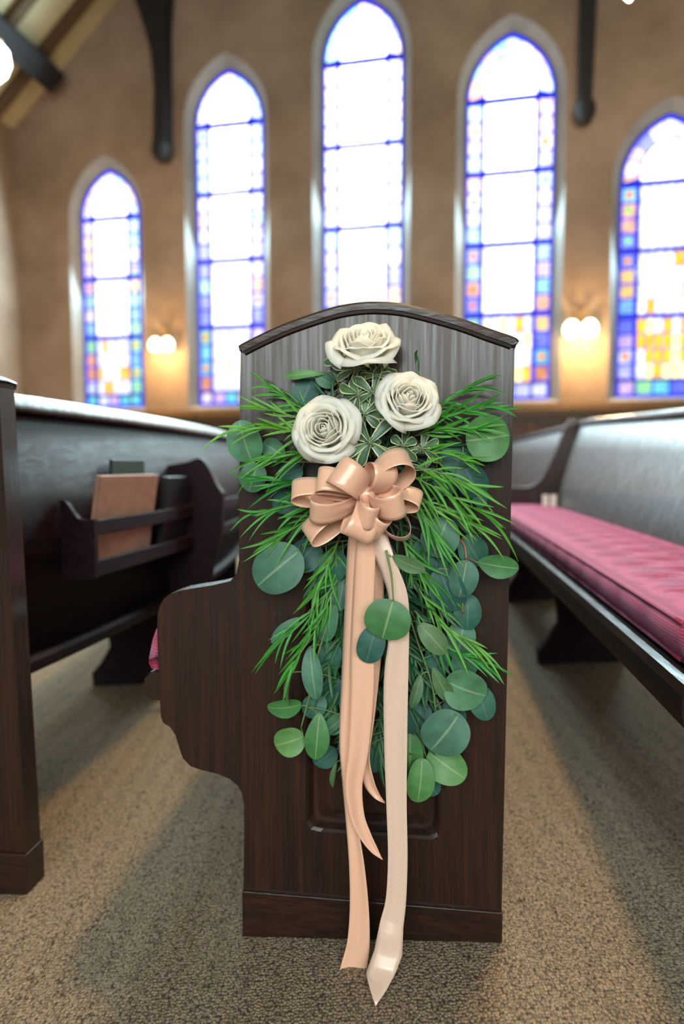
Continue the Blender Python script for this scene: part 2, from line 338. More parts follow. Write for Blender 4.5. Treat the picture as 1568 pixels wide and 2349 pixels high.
def window(i):
    cx, a, top = XS[i], HW[i], TOPS[i]; rr = random.Random(50+i)
    root = thing('window_%d' % (i+1), wpt(cx, SILL), kind='structure')
    inn = arch(cx, SILL, top, a); out = arch(cx, SILL-0.05, top+SPL*1.3, a+SPL)
    mb = MB(); mb.grid([[wpt(*p, 0.0) for p in out], [wpt(*p, -0.140) for p in inn]], closed=True); mb.build('window_reveal', REVEAL, root, smooth=False)
    # glazing: a blue ground with pieces laid in it, one mesh
    v = []; f = []; c = []
    def poly(pts, col, off):
        n = len(v); v.extend([wpt(p[0], p[1], off) for p in pts]); f.append(tuple(range(n, n+len(pts)))); c.append(col)
    poly(inn, (0.015, 0.03, 0.85), -0.145)
    zs = top - 1.42*a; bw = 0.185*2*a; inset = 0.038; ph = 0.255 if i != 4 else 0.28
    nrow = max(1, round((zs-SILL-bw)/0.235)); hh = (zs-SILL-bw)/nrow
    def lum(z): return min(1.0, max(0.0, (z-SILL)/2.6))
    bright = (1.0, 1.25, 1.7, 1.25, 0.6)[i]
    z_ = SILL+bw+0.02; npan = max(2, round((zs-z_)/0.9)); gp = 0.05; pan = (zs-z_)/npan-gp
    for k in range(npan*4):                                # side borders, four pieces to a panel
        z0 = z_+(k//4)*(pan+gp)+(k % 4)*pan/4+0.014; z1 = z0+pan/4-0.028; lz = lum(z0)
        for sd in (-1, 1):
            g = 0.70 + bright*0.7*lz**1.2 + (0.35 if sd > 0 and i < 3 else 0)
            col = rr.choice(PAL); wmix = min(0.80, 0.08+0.42*lz*bright)
            col = [((1-wmix)*q+wmix*1.0)*g for q in col]
            x0 = cx+sd*(a-inset); x1 = cx+sd*(a-inset-bw*0.74)
            poly([(x0, z0), (x1, z0), (x1, z1), (x0, z1)], col, -0.139)
            if rr.random() < 0.4:
                m_ = (z0+z1)/2; xm = (x0+x1)/2; poly([(xm-0.03, m_-0.05), (xm+0.035, m_-0.02), (xm+0.02, m_+0.05), (xm-0.035, m_+0.03)], rr.choice([(1.0, 0.42, 0.03), (0.95, 0.25, 0.05), (0.25, 0.8, 0.2)]), -0.135)
    nb = 5
    for k in range(nb):                                    # bottom border
        x0 = cx-a+inset+k*(2*a-2*inset)/nb+0.012; x1 = x0+(2*a-2*inset)/nb-0.024
        col = [q*0.8+0.1 for q in rr.choice(PAL)]; poly([(x0, SILL+inset), (x1, SILL+inset), (x1, SILL+bw-0.01), (x0, SILL+bw-0.01)], col, -0.139)
    xi = a-inset-bw                                        # central field
    z = z_
    bars = []
    for _ in range(npan):
        z1 = z+pan; lz = lum(z)
        wb = 1.3 + 1.6*bright*lz
        ncol, nr = 6, 4
        if lz*bright > 0.42 or i == 0 and lz > 0.1: ncol, nr = 1, 1
        for p in range(ncol):
            for q in range(nr):
                xa = cx-xi+2*xi*p/ncol+(0.006 if ncol > 1 else 0); xb = cx-xi+2*xi*(p+1)/ncol-(0.006 if ncol > 1 else 0)
                za = z+(z1-z)*q/nr+(0.006 if nr > 1 else 0.012); zb = z+(z1-z)*(q+1)/nr-(0.006 if nr > 1 else 0.012)
                if ncol == 1: col = (wb, wb*1.02, wb*1.05)
                else:
                    yl = (0.22 if i < 3 else 0.35) if i != 4 else (0.80 if lz < 0.3 else 0.25)
                    if i == 4 and lz > 0.6: yl = 0
                    u = rr.random()
                    col = [x*1.5 for x in (0.80, 0.42, 0.01)] if u < yl*0.6 else ([x*1.9 for x in (0.95, 0.80, 0.25)] if u < yl else [wb*0.8*x for x in (0.95, 0.97, 1.0)])
                poly([(xa, za), (xb, za), (xb, zb), (xa, zb)], col, -0.139)
        bars.append(z-gp/2); z = z1+gp
    hb = 1.8+1.5*bright                                        # arched head: inner light and ring of small pieces
    ia = arch(cx, zs+0.01, top-bw*1.35, xi); poly(ia, (hb, hb*1.02, hb*1.05), -0.139)
    oa = arch(cx, zs+0.01, top-inset*1.4, a-inset)[2:]; ib = arch(cx, zs+0.01, top-bw*1.25, xi+0.025)[2:]
    for k in range(0, len(oa)-1, 3):
        e = min(k+3, len(oa)-1); g = 0.8+bright*0.8; col = rr.choice(PAL); left = k > len(oa)/2
        wmix = 0.3 if left else 0.55
        q = oa[k:e+1]; p_ = ib[k:e+1][::-1]
        q = [(x+(0.008 if j == 0 else 0)*0, zz) for j, (x, zz) in enumerate(q)]
        cc = [((1-wmix)*x+wmix)*g for x in col]
        cen = (sum(x for x, _ in q+p_)/len(q+p_), sum(zz for _, zz in q+p_)/len(q+p_))
        poly([(cen[0]+(x-cen[0])*0.93, cen[1]+(zz-cen[1])*0.93) for x, zz in q+p_], cc, -0.139)
    obj('stained_glass', v, f, GLASS, root, smooth=False, cols=c)
    mb = MB()                                              # lead: frame line, border line, saddle bars
    for sd in (-1, 1):
        mb.box(wpt(cx+sd*(a-inset-bw*0.9), (SILL+zs)/2, -0.125), WD*0.012, WNRM*0.02, Z*(zs-SILL))
    for b_ in bars+[zs]: mb.box(wpt(cx, b_, -0.125), WD*2*a, WNRM*0.02, Z*0.016)
    mb.box(wpt(cx, SILL+bw, -0.125), WD*2*a, WNRM*0.02, Z*0.014)
    mb.grid([[wpt(*p, -0.120) for p in inn], [wpt(cx+(p[0]-cx)*0.97, p[1]-(0.0 if p[1] <= SILL+.01 else 0.015), -0.120) for p in inn]], closed=True)
    mb.build('lead_bars', LEAD, root)
for i in range(5):
    window(i)
    zc = (SILL+TOPS[i])/2; hgt = (TOPS[i]-SILL)*0.95; c_ = wpt(XS[i], zc, -0.10)
    area('window_daylight', c_, c_-WNRM-Z*0.25, 2*HW[i]*0.9, hgt, 100*hgt, (0.62, 0.90, 0.97))

# trim rail and panelling below the windows
rz = wl(WP(530, 943))[1]
mb = MB(); mb.box(wpt(APX, rz-0.03, 0.05), WD*9.8, WNRM*0.14, Z*0.07); mb.box(wpt(APX, rz-0.09, 0.03), WD*9.8, WNRM*0.08, Z*0.05)
tag(mb.build('trim_1', TRIMW), kind='structure')
mb = MB(); mb.box(wpt(APX, (rz-0.1-0.35)/2, 0.02), WD*9.8, WNRM*0.05, Z*(rz-0.1+0.35))
n = 14
for k in range(n+1): mb.box(wpt(S0+9.8*k/n, (rz-0.1-0.35)/2, 0.05), WD*0.10, WNRM*0.03, Z*(rz-0.1+0.35))
tag(mb.build('trim_2', wood('wainscot', 2, (0.03, 0.016, 0.01), (0.08, 0.045, 0.028), 0.5, 0.1)), kind='structure')

# floor with its gentle fall towards the left, side walls and ceiling
xs = [-9, -1.35, 1.85, 9]; ys = [-2.5, 12.5]
tag(obj('floor', [(x, y, floor_z(x)) for x in xs for y in ys], [(0, 2, 3, 1), (2, 4, 5, 3), (4, 6, 7, 5)], CARPET, smooth=False), kind='structure')
def room(s, z, t): q = wpt(s, z, t); return q
DEP = 12.0
for nm, s in (('wall_left', S0), ('wall_right', S1)):
    tag(obj(nm, [room(s, -0.35, 0), room(s, -0.35, DEP), room(s, EAVE, DEP), room(s, EAVE, 0)], [(0, 1, 2, 3)], PLASTER, smooth=False), kind='structure')
mb = MB()
for s in (S0, S1):
    mb.add([room(s, EAVE, 0), room(s, EAVE, DEP), room(APX, RIDGE, DEP), room(APX, RIDGE, 0)], [(0, 1, 2, 3)])
tag(mb.build('ceiling', CEIL), kind='structure')
sl = Vector((WD.x, WD.y, gslope)).normalized(); sn = Vector((WD.x*gslope, WD.y*gslope, -1)).normalized()   # down into the room, left slope
def lpt(s, t, dn=0.0): q = room(s, EAVE+gslope*(s-S0), t); return q + sn*dn
llen = (Vector((WD.x, WD.y, gslope))*4.9).length
for k in range(18):
    t = 0.45+0.62*k
    mb = MB(); mb.box(lpt((S0+APX)/2, t, 0.05), sl*llen, WNRM*0.13, sn*0.10)
    if k < 9: tag(mb.build('ceiling_rafter', RAFTER, origin=lpt((S0+APX)/2, t)), 'narrow brown rafter on the pale sloped ceiling, '+('nearest', 'second', 'third', 'fourth', 'fifth', 'sixth', 'seventh', 'eighth', 'ninth')[k]+' from the window wall', 'rafter', 'rafters under the sloped ceiling')
# purlin ending just short of the gable wall
pe = hit(118, 178, lpt(S0+1, 0, 0.18), sn)
mb = MB(); mb.box(pe - WNRM*3.0, sl*0.30, WNRM*6.0, sn*0.30)
tag(bevel(mb.build('roof_beam', BEAM, origin=pe), 0.012), 'heavy dark timber beam crossing the sloped ceiling at upper left', 'beam')

# wall posts of the roof trusses
def bracket(pts, boss, label, y_off):
    b0 = WP(boss[0], boss[1], y_off); root = thing('truss_post', b0, label, 'post')
    P = [WP(x, y, y_off) for x, y in pts]
    MB().prism(P, WNRM*0.20).build('post', BEAM, root)
    mb = MB(); r = boss[2]
    mb.lathe(b0+WNRM*0.1, [(0.001, -r*1.3), (r*0.55, -r*1.2), (r, -r*0.5), (r*1.05, 0), (r*0.9, r*0.6), (r*0.6, r*1.0), (r*0.6, r*1.5)], 20)
    mb.build('turned_boss', BEAM, root, smooth=True)
bracket([(298, -60), (384, -60), (376, 60), (377, 330), (350, 330), (352, 200), (345, 120), (330, 60), (310, 0)], (362, 333, 0.125), 'dark timber post with curved brace between the two left windows', 0.25)
bracket([(1336, -60), (1372, -60), (1364, 110), (1358, 240), (1330, 240), (1332, 110)], (1344, 240, 0.115), 'straight dark timber post hanging between the two right windows', 0.25)

# wall lamps
def sconce(px, py, gap, r, label, e):
    c = WP(px, py, 0.16); root = thing('wall_sconce', WP(px, py, 0.0), label, 'lamp', 'twin-shade lamps on the window wall')
    mb = MB(); mb.box(c+WNRM*0.14+Z*0.16, WD*0.12, WNRM*0.03, Z*0.22); bevel(mb.build('back_plate', BRASS, root), 0.008)
    for sd in (-1, 1):
        p = c+WD*gap*sd
        mb = MB(); mb.tube(spl([c+WNRM*0.13+Z*0.16, c+WNRM*0.05+WD*gap*sd*0.6+Z*0.24, p+Z*0.22, p+Z*r*0.95], 6), 0.011); mb.build('arm', BRASS, root, smooth=True)
        mb = MB(); mb.lathe(p, [(r*0.35, r*1.05), (r*0.45, r*1.0), (r*0.85, r*0.55), (r, 0), (r*0.95, -r*0.5), (r*0.7, -r*0.95), (0.002, -r*1.08)], 24)
        mb.build('glass_shade', BULB, root, smooth=True)
        l = bpy.data.lights.new('sconce_light', 'POINT'); l.energy = e; l.color = (1.0, 0.62, 0.26); l.shadow_soft_size = 0.05
        lo = bpy.data.objects.new('sconce_light', l); COL.objects.link(lo); lo.location = p - Z*(r+0.05) - WNRM*0.22
sconce(370, 790, 0.085, 0.080, 'twin-shade lamp glowing on the wall between the two leftmost windows', 30)
sconce(1331, 754, 0.100, 0.090, 'twin-shade lamp glowing on the wall between the two rightmost windows', 38)

# hanging lamps at the frame's upper corners
def pendant(c, r, label, e):
    root = thing('pendant_lamp', c, label, 'lamp')
    mb = MB(); mb.lathe(c, [(0.002, -r*1.5), (r*0.25, -r*1.25), (r*0.75, -r*0.7), (r, 0), (r*0.9, r*0.7), (r*0.45, r*1.2)], 24); mb.build('lamp_shade', glow('pendant_glass', (1.0, 0.95, 0.85), 7.0), root, smooth=True)
    mb = MB(); mb.lathe(c, [(r*0.5, r*1.2), (r*0.55, r*1.35), (r*0.1, r*1.7)], 20); mb.build('cap', BRASS, root, smooth=True)
    mb = MB(); mb.tube([c+Z*r*1.6, c+Z*2.2], 0.008); mb.build('rod', BRASS, root, smooth=True)
    l = bpy.data.lights.new('pendant_light', 'POINT'); l.energy = e; l.color = (1.0, 0.75, 0.5); l.shadow_soft_size = 0.12
    lo = bpy.data.objects.new('pendant_light', l); COL.objects.link(lo); lo.location = c-Z*(r*1.5+0.15)
pendant(at(-14, 142, 6.0), 0.13, 'bright glass hanging lamp under the sloped ceiling at upper left', 25)
pendant(at(1443, -28, 6.3), 0.075, 'pale glass hanging lamp with pointed tip at top right', 45)

# ------------------------------------------------------------------ pews
def path_pt(x0, b, c, y): return Vector((x0+b*(y-1)-c*(y-1)**2, y, 0))
def path(x0, b, c, y0, y1, n=24):
    out = []
    for i in range(n+1):
        y = y0+(y1-y0)*i/n; p = path_pt(x0, b, c, y); d = (path_pt(x0, b, c, y+0.01)-p).normalized(); out.append((p, Vector((d.y, -d.x, 0)), d))
    return out
def sweep(mb, pth, prof, zf=None):
    rows = [[p+nrm*a+Z*(z+(zf(i/(len(pth)-1)) if zf else 0)) for a, z in prof] for i, (p, nrm, d) in enumerate(pth)]
    base = len(mb.v); mb.grid(rows, closed=True); m = len(prof)
    mb.f += [tuple(base+k for k in range(m)), tuple(base+(len(rows)-1)*m+k for k in range(m))[::-1]]
    return mb
OUT = [(1148, 2150), (1150, 2080), (1180, 795), (1179, 783), (1120, 762), (1050, 737), (950, 710), (900, 702), (850, 700), (800, 705), (750, 717), (650, 752), (560, 795), (552, 806),
       (550, 900), (549, 1200), (548, 1285), (543, 1315), (528, 1333), (490, 1342), (440, 1350), (413, 1355), (391, 1362), (376, 1373), (366, 1391), (361, 1412), (360, 1450), (365, 1584), (369, 1645), (374, 1658),
       (390, 1668), (402, 1686), (410, 1713), (419, 1739), (437, 1758), (464, 1767), (498, 1775), (527, 1787), (546, 1803), (555, 1821), (559, 1845), (560, 1900), (558, 2031), (557, 2136)]
OUTL = [loc2(FP(*p)) for p in OUT]
TCK = 0.045
def end_panel(root, org, hole=True, shear=0.0, zoff=0.0):
    """pew end: shaped board with recessed field, moulded cap and plinth; org = shift of the lower right corner"""
    def T(u, z, dep=0.0): return P0 + U*(u - shear*max(0, z)) + W*dep + org + Z*(z - P0.z + zoff)
    bott = -0.04
    ol = [(u, z) for u, z in OUTL]; ol[0] = (ol[0][0], bott); ol[-1] = (ol[-1][0], bott)
    hs = []
    if hole:
        hp = [(1012, 1330), (1011, 1900), (1006, 1918), (990, 1926), (735, 1908), (712, 1903), (702, 1888), (700, 1330)]
        h0 = [loc2(FP(*p)) for p in hp]
        cx = sum(p[0] for p in h0)/len(h0); cz = (max(p[1] for p in h0)+min(p[1] for p in h0))/2
        hs = [h0]
    v, f = fill_holes([T(u, z) for u, z in ol], [[T(u, z) for u, z in h] for h in hs])
    mb = MB(); mb.add(v, f)
    n = len(ol); mb.grid([[T(u, z) for u, z in ol], [T(u, z, TCK) for u, z in ol]], closed=True)
    v2, f2 = fill_holes([T(u, z, TCK) for u, z in ol], []); mb.add(v2, f2)
    if hole:
        def sc(h, d, dz): return [(u+(d if u < cx else -d), z+(d if z < cz else -d)) for u, z in h]
        mb.grid([[T(u, z, 0) for u, z in h0], [T(u, z, 0.003) for u, z in sc(h0, 0.004, 0)], [T(u, z, 0.013) for u, z in sc(h0, 0.010, 0)], [T(u, z, 0.014) for u, z in sc(h0, 0.016, 0)], [T(u, z, 0.006) for u, z in sc(h0, 0.034, 0)]], closed=True)
        fi = sc(h0, 0.034, 0); v3, f3 = fill_holes([T(u, z, 0.006) for u, z in fi], []); mb.add(v3, f3)
    ep = mb.build('end_panel', WOODV, root)
    # moulded cap following the curved top
    tp = OUTL[2:14]; tp = [(q.x, q.y) for q in spl([Vector((u, z, 0)) for u, z in tp], 4)]
    prof = [(-0.0005, -0.0135), (-0.0050, -0.0120), (-0.0055, -0.008), (-0.0065, -0.007), (-0.0070, 0.001), (-0.004, 0.0045), (TCK/2, 0.006), (TCK+0.004, 0.003), (TCK+0.006, -0.008), (TCK+0.001, -0.014)]
    rows = []
    for i, (u, z) in enumerate(tp):
        a = tp[max(0, i-1)]; b = tp[min(len(tp)-1, i+1)]; dx, dz = b[0]-a[0], b[1]-a[1]; l = math.hypot(dx, dz); nx, nz = dz/l, -dx/l
        if i < 3 or i > len(tp)-4: nx, nz = nx*0.1, abs(nz)
        rows.append([T(u+nx*hh, z+nz*hh, dd) for dd, hh in prof])
    mb = MB(); mb.grid(rows, closed=True); m = len(prof); mb.f += [tuple(range(m)), tuple((len(rows)-1)*m+k for k in range(m))[::-1]]
    mb.build('cap_moulding', WOODX, root, smooth=False)
    # plinth
    u0, z0 = OUTL[-2]; u1 = OUTL[1][0]
    mb = MB(); pz = OUTL[1][1]; o = 0.006
    for (ua, ub, za, zb, d0, d1) in ((u0-0.001, u1+0.001, bott, pz-0.006, -o, TCK+o),):
        mb.box((T(ua, 0, 0)+T(ub, 0, 0))/2*Vector((1, 1, 0)).x if False else (T((ua+ub)/2, (za+zb)/2, (d0+d1)/2)), U*(ub-ua), W*(d1-d0), Z*(zb-za))
    bevel(mb.build('plinth', WOODX, root), 0.002)
    return T

# --- centre pew, the decorated one
cp = thing('church_pew', (P0.x, P0.y, 0), 'dark oak pew with white roses and peach bow on its carved end', 'pew')
T = end_panel(cp, Vector((0, 0, 0)))
BT, BB, ST = 0.86, 0.37, 0.425     # back top, back bottom, seat top
cb = path(0.185, 0.132, 0.015, 1.075, 5.0)
mb = MB(); sweep(mb, cb, [(-0.075, BB), (-0.05, BB), (0.045, BT), (0.02, BT)]); mb.build('backrest', WOODY, cp, smooth=True)
mb = MB(); sweep(mb, cb, [(0.012, BT), (0.055, BT), (0.058, BT+0.012), (0.05, BT+0.022), (0.018, BT+0.022), (0.008, BT+0.012)]); mb.build('top_rail', WOODY, cp)
cs = path(-0.302, 0.132, 0.015, 1.085, 5.0)
mb = MB(); sweep(mb, cs, [(-0.032, 0.358), (-0.030, 0.380), (-0.020, 0.392), (0.40, 0.380), (0.40, 0.352), (-0.018, 0.345)]); mb.build('seat', WOODY, cp)
def leg_shape(root, pth_pt, nrm, d, w0=0.0, w1=0.36, zt=0.38, tk=0.05, name='leg', cut=0.06):
    def q(a, z): return pth_pt+nrm*a+Z*z
    fz = floor_z(pth_pt.x)
    pts = [q(w0, zt), q(w1, zt), q(w1, fz-0.01), q(w0+0.02, fz-0.01), q(w0+0.015, fz+0.05), q(w0+0.05, fz+0.09), q(w0+0.085, fz+0.15), q(w0+0.075, fz+0.22), q(w0+0.03, zt-0.03)]
    mb = MB(); mb.prism(pts, d*tk); o = mb.build(name, WOODSH, root); return bevel(o, 0.004)
for y in (2.3, 3.7): p, nrm, d = path(-0.302, 0.132, 0.015, y, y+0.1, 1)[0]; leg_shape(cp, p, nrm, d, zt=0.352)
end_panel(cp, W*3.95 + U*(-0.2), hole=False)

def cushion(name, x0, b, c, y0, y1, w0, w1, z0, z1, label, step=0.155, slopez=0.0):
    ny = int((y1-y0)/0.02); rows = []; mid = path(x0, b, c, y0, y1, ny)
    rr = random.Random(3)
    for i, (p, nrm, d) in enumerate(mid):
        s = (y0+(y1-y0)*i/ny); ph = (s/step) % 1.0; tuft = math.exp(-((ph-0.5)*step/0.022)**2); bulge = 0.012*math.sin(math.pi*ph)
        prof = []; e = min(1, i/1.5, (ny-i)/1.5); H = z1-z0
        prof.append((w0+0.02, z0)); prof.append((w0, z0+0.006)); prof.append((w0-bulge*0.5-0.004, z0+H*0.5)); prof.append((w0-0.004-bulge*0.3, z1-0.010)); prof.append((w0+0.008, z1))
        for k in range(1, 12):
            a = w0+0.008+(w1-w0-0.016)*k/12
            dz = 0.006*math.sin(math.pi*k/12)+0.003*math.sin(math.pi*ph)
            for kk in (3, 6.2, 9.3):
                sh = 0.5 if kk == 6.2 else 0.0; ph2 = ((s/step)+sh) % 1.0
                dz -= 0.022*math.exp(-((ph2-0.5)*step/0.018)**2)*math.exp(-((k-kk)/1.1)**2)
            prof.append((a, z1+dz))
        prof += [(w1-0.006, z1), (w1, z1-0.01), (w1, z0+0.01), (w1-0.02, z0)]
        rows.append([p+nrm*a+Z*(z0+(z-z0)*(0.3+0.7*e)) for a, z in prof])
    mb = MB(); mb.grid(rows, closed=True); m = len(rows[0]); mb.f += [tuple(range(m)), tuple((len(rows)-1)*m+k for k in range(m))[::-1]]
    pc, nn, _ = mid[0]
    root = thing(name, pc+Z*z0, label, 'cushion'); mb.build('cushion_body', CUSH, root, smooth=True)
    mb = MB()
    for zz in (z0+0.008, z1-0.002): mb.tube([p+nrm*(w0+0.000)+Z*zz for p, nrm, d in mid[2:-2:2]], 0.0035, n=6)
    mb.build('piping', CUSH, root, smooth=True)
    return root
cushion('seat_cushion', -0.302, 0.132, 0.015, 1.09, 4.9, -0.020, 0.36, 0.394, 0.462, 'crimson cushion sliver behind the arm of the decorated pew')

# --- left pew: its back with the book rack is turned to us
LX, LB, LC = -0.762, 0.285, 0.077
lp = thing('church_pew', (-0.56, 1.2, floor_z(-0.56)), 'dark oak pew at the left edge with a book rack on its back', 'pew')
lcor = at(66, 2042, 1.205)
LSH = Vector((lcor.x, lcor.y, 0)) - Vector((P0.x, P0.y, 0)); LSH.z = 0
lz = -0.030
end_panel(lp, LSH, hole=False, shear=0.035, zoff=lz)
end_panel(lp, W*3.0 + U*(-0.86), hole=False, zoff=lz)
lb = path(LX, LB, LC, 1.262, 4.0)
LT = CAMZ + 0.122; LBt = CAMZ - 0.405
mb = MB(); sweep(mb, lb, [(-0.03, LBt), (-0.004, LBt), (0.004, LT), (-0.02, LT)]); mb.build('backrest', WOODSH, lp, smooth=True)
mb = MB(); sweep(mb, lb, [(-0.035, LT-0.004), (-0.035, LT+0.016), (-0.02, LT+0.024), (-0.008, LT+0.024), (0.004, LT+0.017), (0.013, LT+0.005), (0.018, LT-0.008), (0.014, LT-0.014), (0.004, LT-0.016)]); mb.build('top_rail', WOODG, lp, smooth=True)
mb = MB(); sweep(mb, lb, [(-0.03, LBt-0.028), (0.014, LBt-0.028), (0.018, LBt-0.018), (0.018, LBt-0.004), (0.008, LBt+0.004), (-0.03, LBt+0.004)]); mb.build('bottom_rail', WOODSH, lp)
mb = MB(); sweep(mb, lb, [(-0.46, LBt+0.02), (-0.03, LBt), (-0.03, LBt-0.022), (-0.46, LBt-0.01)]); mb.build('seat', WOODY, lp)
for y in (2.45, 3.6):
    p, nrm, d = path(LX-0.42, LB, LC, y, y+0.1, 1)[0]; leg_shape(lp, p, nrm, d, 0.0, 0.40, LBt-0.02)
# book racks with shaped brackets
def rack(y0, y1):
    pr = path(LX, LB, LC, y0, y1, 8); dep = 0.075
    zr = CAMZ-0.122
    rk = MB(); sweep(rk, pr, [(0.004, zr-0.125), (dep, zr-0.125), (dep, zr-0.115), (0.004, zr-0.115)])
    r0 = rk.build('book_rack', WOODSH, lp)
    for zt, zb in ((zr, zr-0.035), (zr-0.091, zr-0.128)):
        m2 = MB(); sweep(m2, pr, [(dep-0.002, zb), (dep+0.010, zb), (dep+0.010, zt), (dep-0.002, zt)]); bevel(m2.build('rack_rail', WOODSH, r0), 0.002)
    for (p, nrm, d) in (pr[0],):
        def q(a, z): return p+nrm*a+Z*z-d*0.006
        cur = spl([q(0.004, zr+0.045), q(0.018, zr+0.040), q(0.040, zr+0.012), (q(dep-0.02, zr+0.001)), q(dep+0.012, zr+0.002)], 4)
        m2 = MB(); m2.prism(cur+[q(dep+0.012, zr-0.13), q(0.004, zr-0.14)], d*0.014); m2.build('rack_bracket', WOODSH, r0)
rack(1.53, 2.10); rack(2.22, 2.75)
# upright fin between the racks
p, nrm, d = path(LX, LB, LC, 2.11, 2.2, 1)[0]
def q(a, z): return p+nrm*a+Z*z
cur = spl([q(0.0, CAMZ+0.0), q(0.06, CAMZ+0.010), q(0.105, CAMZ+0.022), q(0.135, CAMZ-0.01), q(0.155, CAMZ-0.055), q(0.175, CAMZ-0.085)], 5)
mb = MB(); mb.prism(cur+[q(0.17, CAMZ-0.2), q(0.13, LBt+0.05), q(0.09, LBt-0.02), q(0.0, LBt-0.03)], d*0.035); bevel(mb.build('upright_divider', WOODSH, lp), 0.004)

# books in the first rack
def book(name, y, w_, h_, t_, lean, mat, label, dep=0.02, zb=None, yaw=0.0):
    p, nrm, d = path(LX, LB, LC, y, y+0.05, 1)[0]
    zb = CAMZ-0.235 if zb is None else zb
    root = thing(name, p+nrm*dep+Z*zb, label, 'book')
    dy = d*math.cos(yaw)+nrm*math.sin(yaw); n_ = nrm*math.cos(yaw)-d*math.sin(yaw)
    tip = lean; az = Z*math.cos(tip)+n_*math.sin(tip); n_ = n_*math.cos(tip)-Z*math.sin(tip); ax = dy
    o0 = ORG[root]
    def B(a0, a1, z0, z1, n0, n1): return (o0+ax*((a0+a1)/2)+az*((z0+z1)/2)+n_*((n0+n1)/2), ax*(a1-a0), az*(z1-z0), n_*(n1-n0))
    mb = MB(); mb.box(*B(0, w_, 0, h_, t_-0.003, t_)); mb.box(*B(0, w_, 0, h_, 0, 0.003)); mb.box(*B(0, 0.004, 0, h_, 0, t_)); bevel(mb.build('cover', mat, root), 0.0015)
    mb = MB(); mb.box(*B(0.004, w_-0.005, 0.004, h_-0.004, 0.003, t_-0.003)); mb.build('page_block', PAPER, root)
book('hymnal', 1.60, 0.26, 0.215, 0.014, rad(9), BOOK, 'worn tan book leaning in the rack on the left pew', 0.014, yaw=rad(4))
book('hymnal', 1.72, 0.18, 0.250, 0.008, rad(1), BOOKG, 'dark green book standing behind the tan one in the rack', 0.008)
book('hymnal', 1.91, 0.16, 0.205, 0.018, rad(6), BOOKD, 'black book at the far end of the rack beside the divider', 0.045)

# --- right pew: long seat with rose cushion facing us
RX, RB, RC = 0.468, 0.132, 0.004
rp = thing('church_pew', (0.9, 1.2, floor_z(0.9)), 'dark oak pew on the right with a long rose-pink seat cushion', 'pew')
SZ = CAMZ-0.283
rs = path(RX, RB, RC, 0.86, 6.4, 40)
mb = MB(); sweep(mb, rs, [(-0.004, SZ-0.030), (-0.010, SZ-0.016), (-0.006, SZ-0.002), (0.004, SZ+0.003), (0.36, SZ-0.010), (0.36, SZ-0.034), (0.02, SZ-0.036)]); mb.build('seat', WOODY, rp)
end_panel(rp, W*5.37 + U*0.66, hole=False, zoff=0.05)
mb = MB(); sweep(mb, rs, [(-0.0115, SZ-0.014), (-0.0115, SZ-0.040), (-0.004, SZ-0.060), (0.020, SZ-0.060), (0.020, SZ-0.036), (-0.003, SZ-0.032)]); mb.build('apron', WOODSH, rp)
def rtop(t): y = 0.86+5.54*t; return max(-0.075, min(0.06, (y-2.1)*0.040))
rows = []
for i, (p, nrm, d) in enumerate(rs):
    dz = rtop(i/40)
    rows.append([p+nrm*a+Z*(z+dz*k) for a, z, k in ((0.325, SZ-0.10, 0), (0.352, SZ+0.05, 0.1), (0.392, SZ+0.18, 0.4), (0.441, SZ+0.32, 0.8), (0.487, SZ+0.44, 1), (0.507, SZ+0.44, 1), (0.461, SZ+0.32, 0.8), (0.412, SZ+0.18, 0.4), (0.372, SZ+0.05, 0.1), (0.345, SZ-0.10, 0))])
mb = MB(); mb.grid(rows, closed=True); mb.build('backrest', WOODG, rp, smooth=True)
rows = [[p+nrm*a+Z*(SZ+0.44+z+rtop(i/40)) for a, z in ((0.481, -0.012), (0.478, 0.004), (0.484, 0.018), (0.498, 0.024), (0.518, 0.020), (0.523, 0.0), (0.513, -0.012))] for i, (p, nrm, d) in enumerate(rs)]
mb = MB(); mb.grid(rows, closed=True); mb.build('top_rail', WOODY, rp, smooth=True)
def arm_divider(y, hz=0.0):
    p, nrm, d = path(RX, RB, RC, y, y+0.1, 1)[0]
    dz = rtop((y-0.86)/5.54)
    def q(a, z): return p+nrm*a+Z*z
    edge = spl([q(0.03, SZ+0.155), q(0.12, SZ+0.165), q(0.22, SZ+0.165), q(0.275, SZ+0.19), q(0.325, SZ+0.27), q(0.375, SZ+0.38), q(0.43, SZ+0.46+dz), q(0.475, SZ+0.478+dz)], 5)
    mb = MB(); mb.prism(edge+[q(0.53, SZ+0.46+dz), q(0.48, SZ+0.2), q(0.40, SZ-0.03), q(0.0, SZ-0.03), q(0.0, SZ+0.12)], d*0.035)
    bevel(mb.build('arm_divider', WOODV, rp), 0.005, 3)
arm_divider(3.8)
for y in (2.35, 3.4, 4.6): p, nrm, d = path(RX, RB, RC, y, y+0.1, 1)[0]; leg_shape(rp, p, nrm, d, 0.03, 0.34, SZ-0.03)
end_panel(rp, Vector((0.815, -0.235, 0)), hole=False, zoff=0.05)
cushion('seat_cushion', RX, RB, RC, 0.90, 3.78, 0.014, 0.345, SZ+0.004, SZ+0.066, 'long tufted rose-pink cushion on the near half of right pew')
cushion('seat_cushion', RX, RB, RC, 3.87, 6.3, 0.014, 0.345, SZ+0.004, SZ+0.066, 'pink cushion on the far half of right pew beyond the arm')
p, nrm, d = path(RX, RB, RC, 3.62, 3.7, 1)[0]
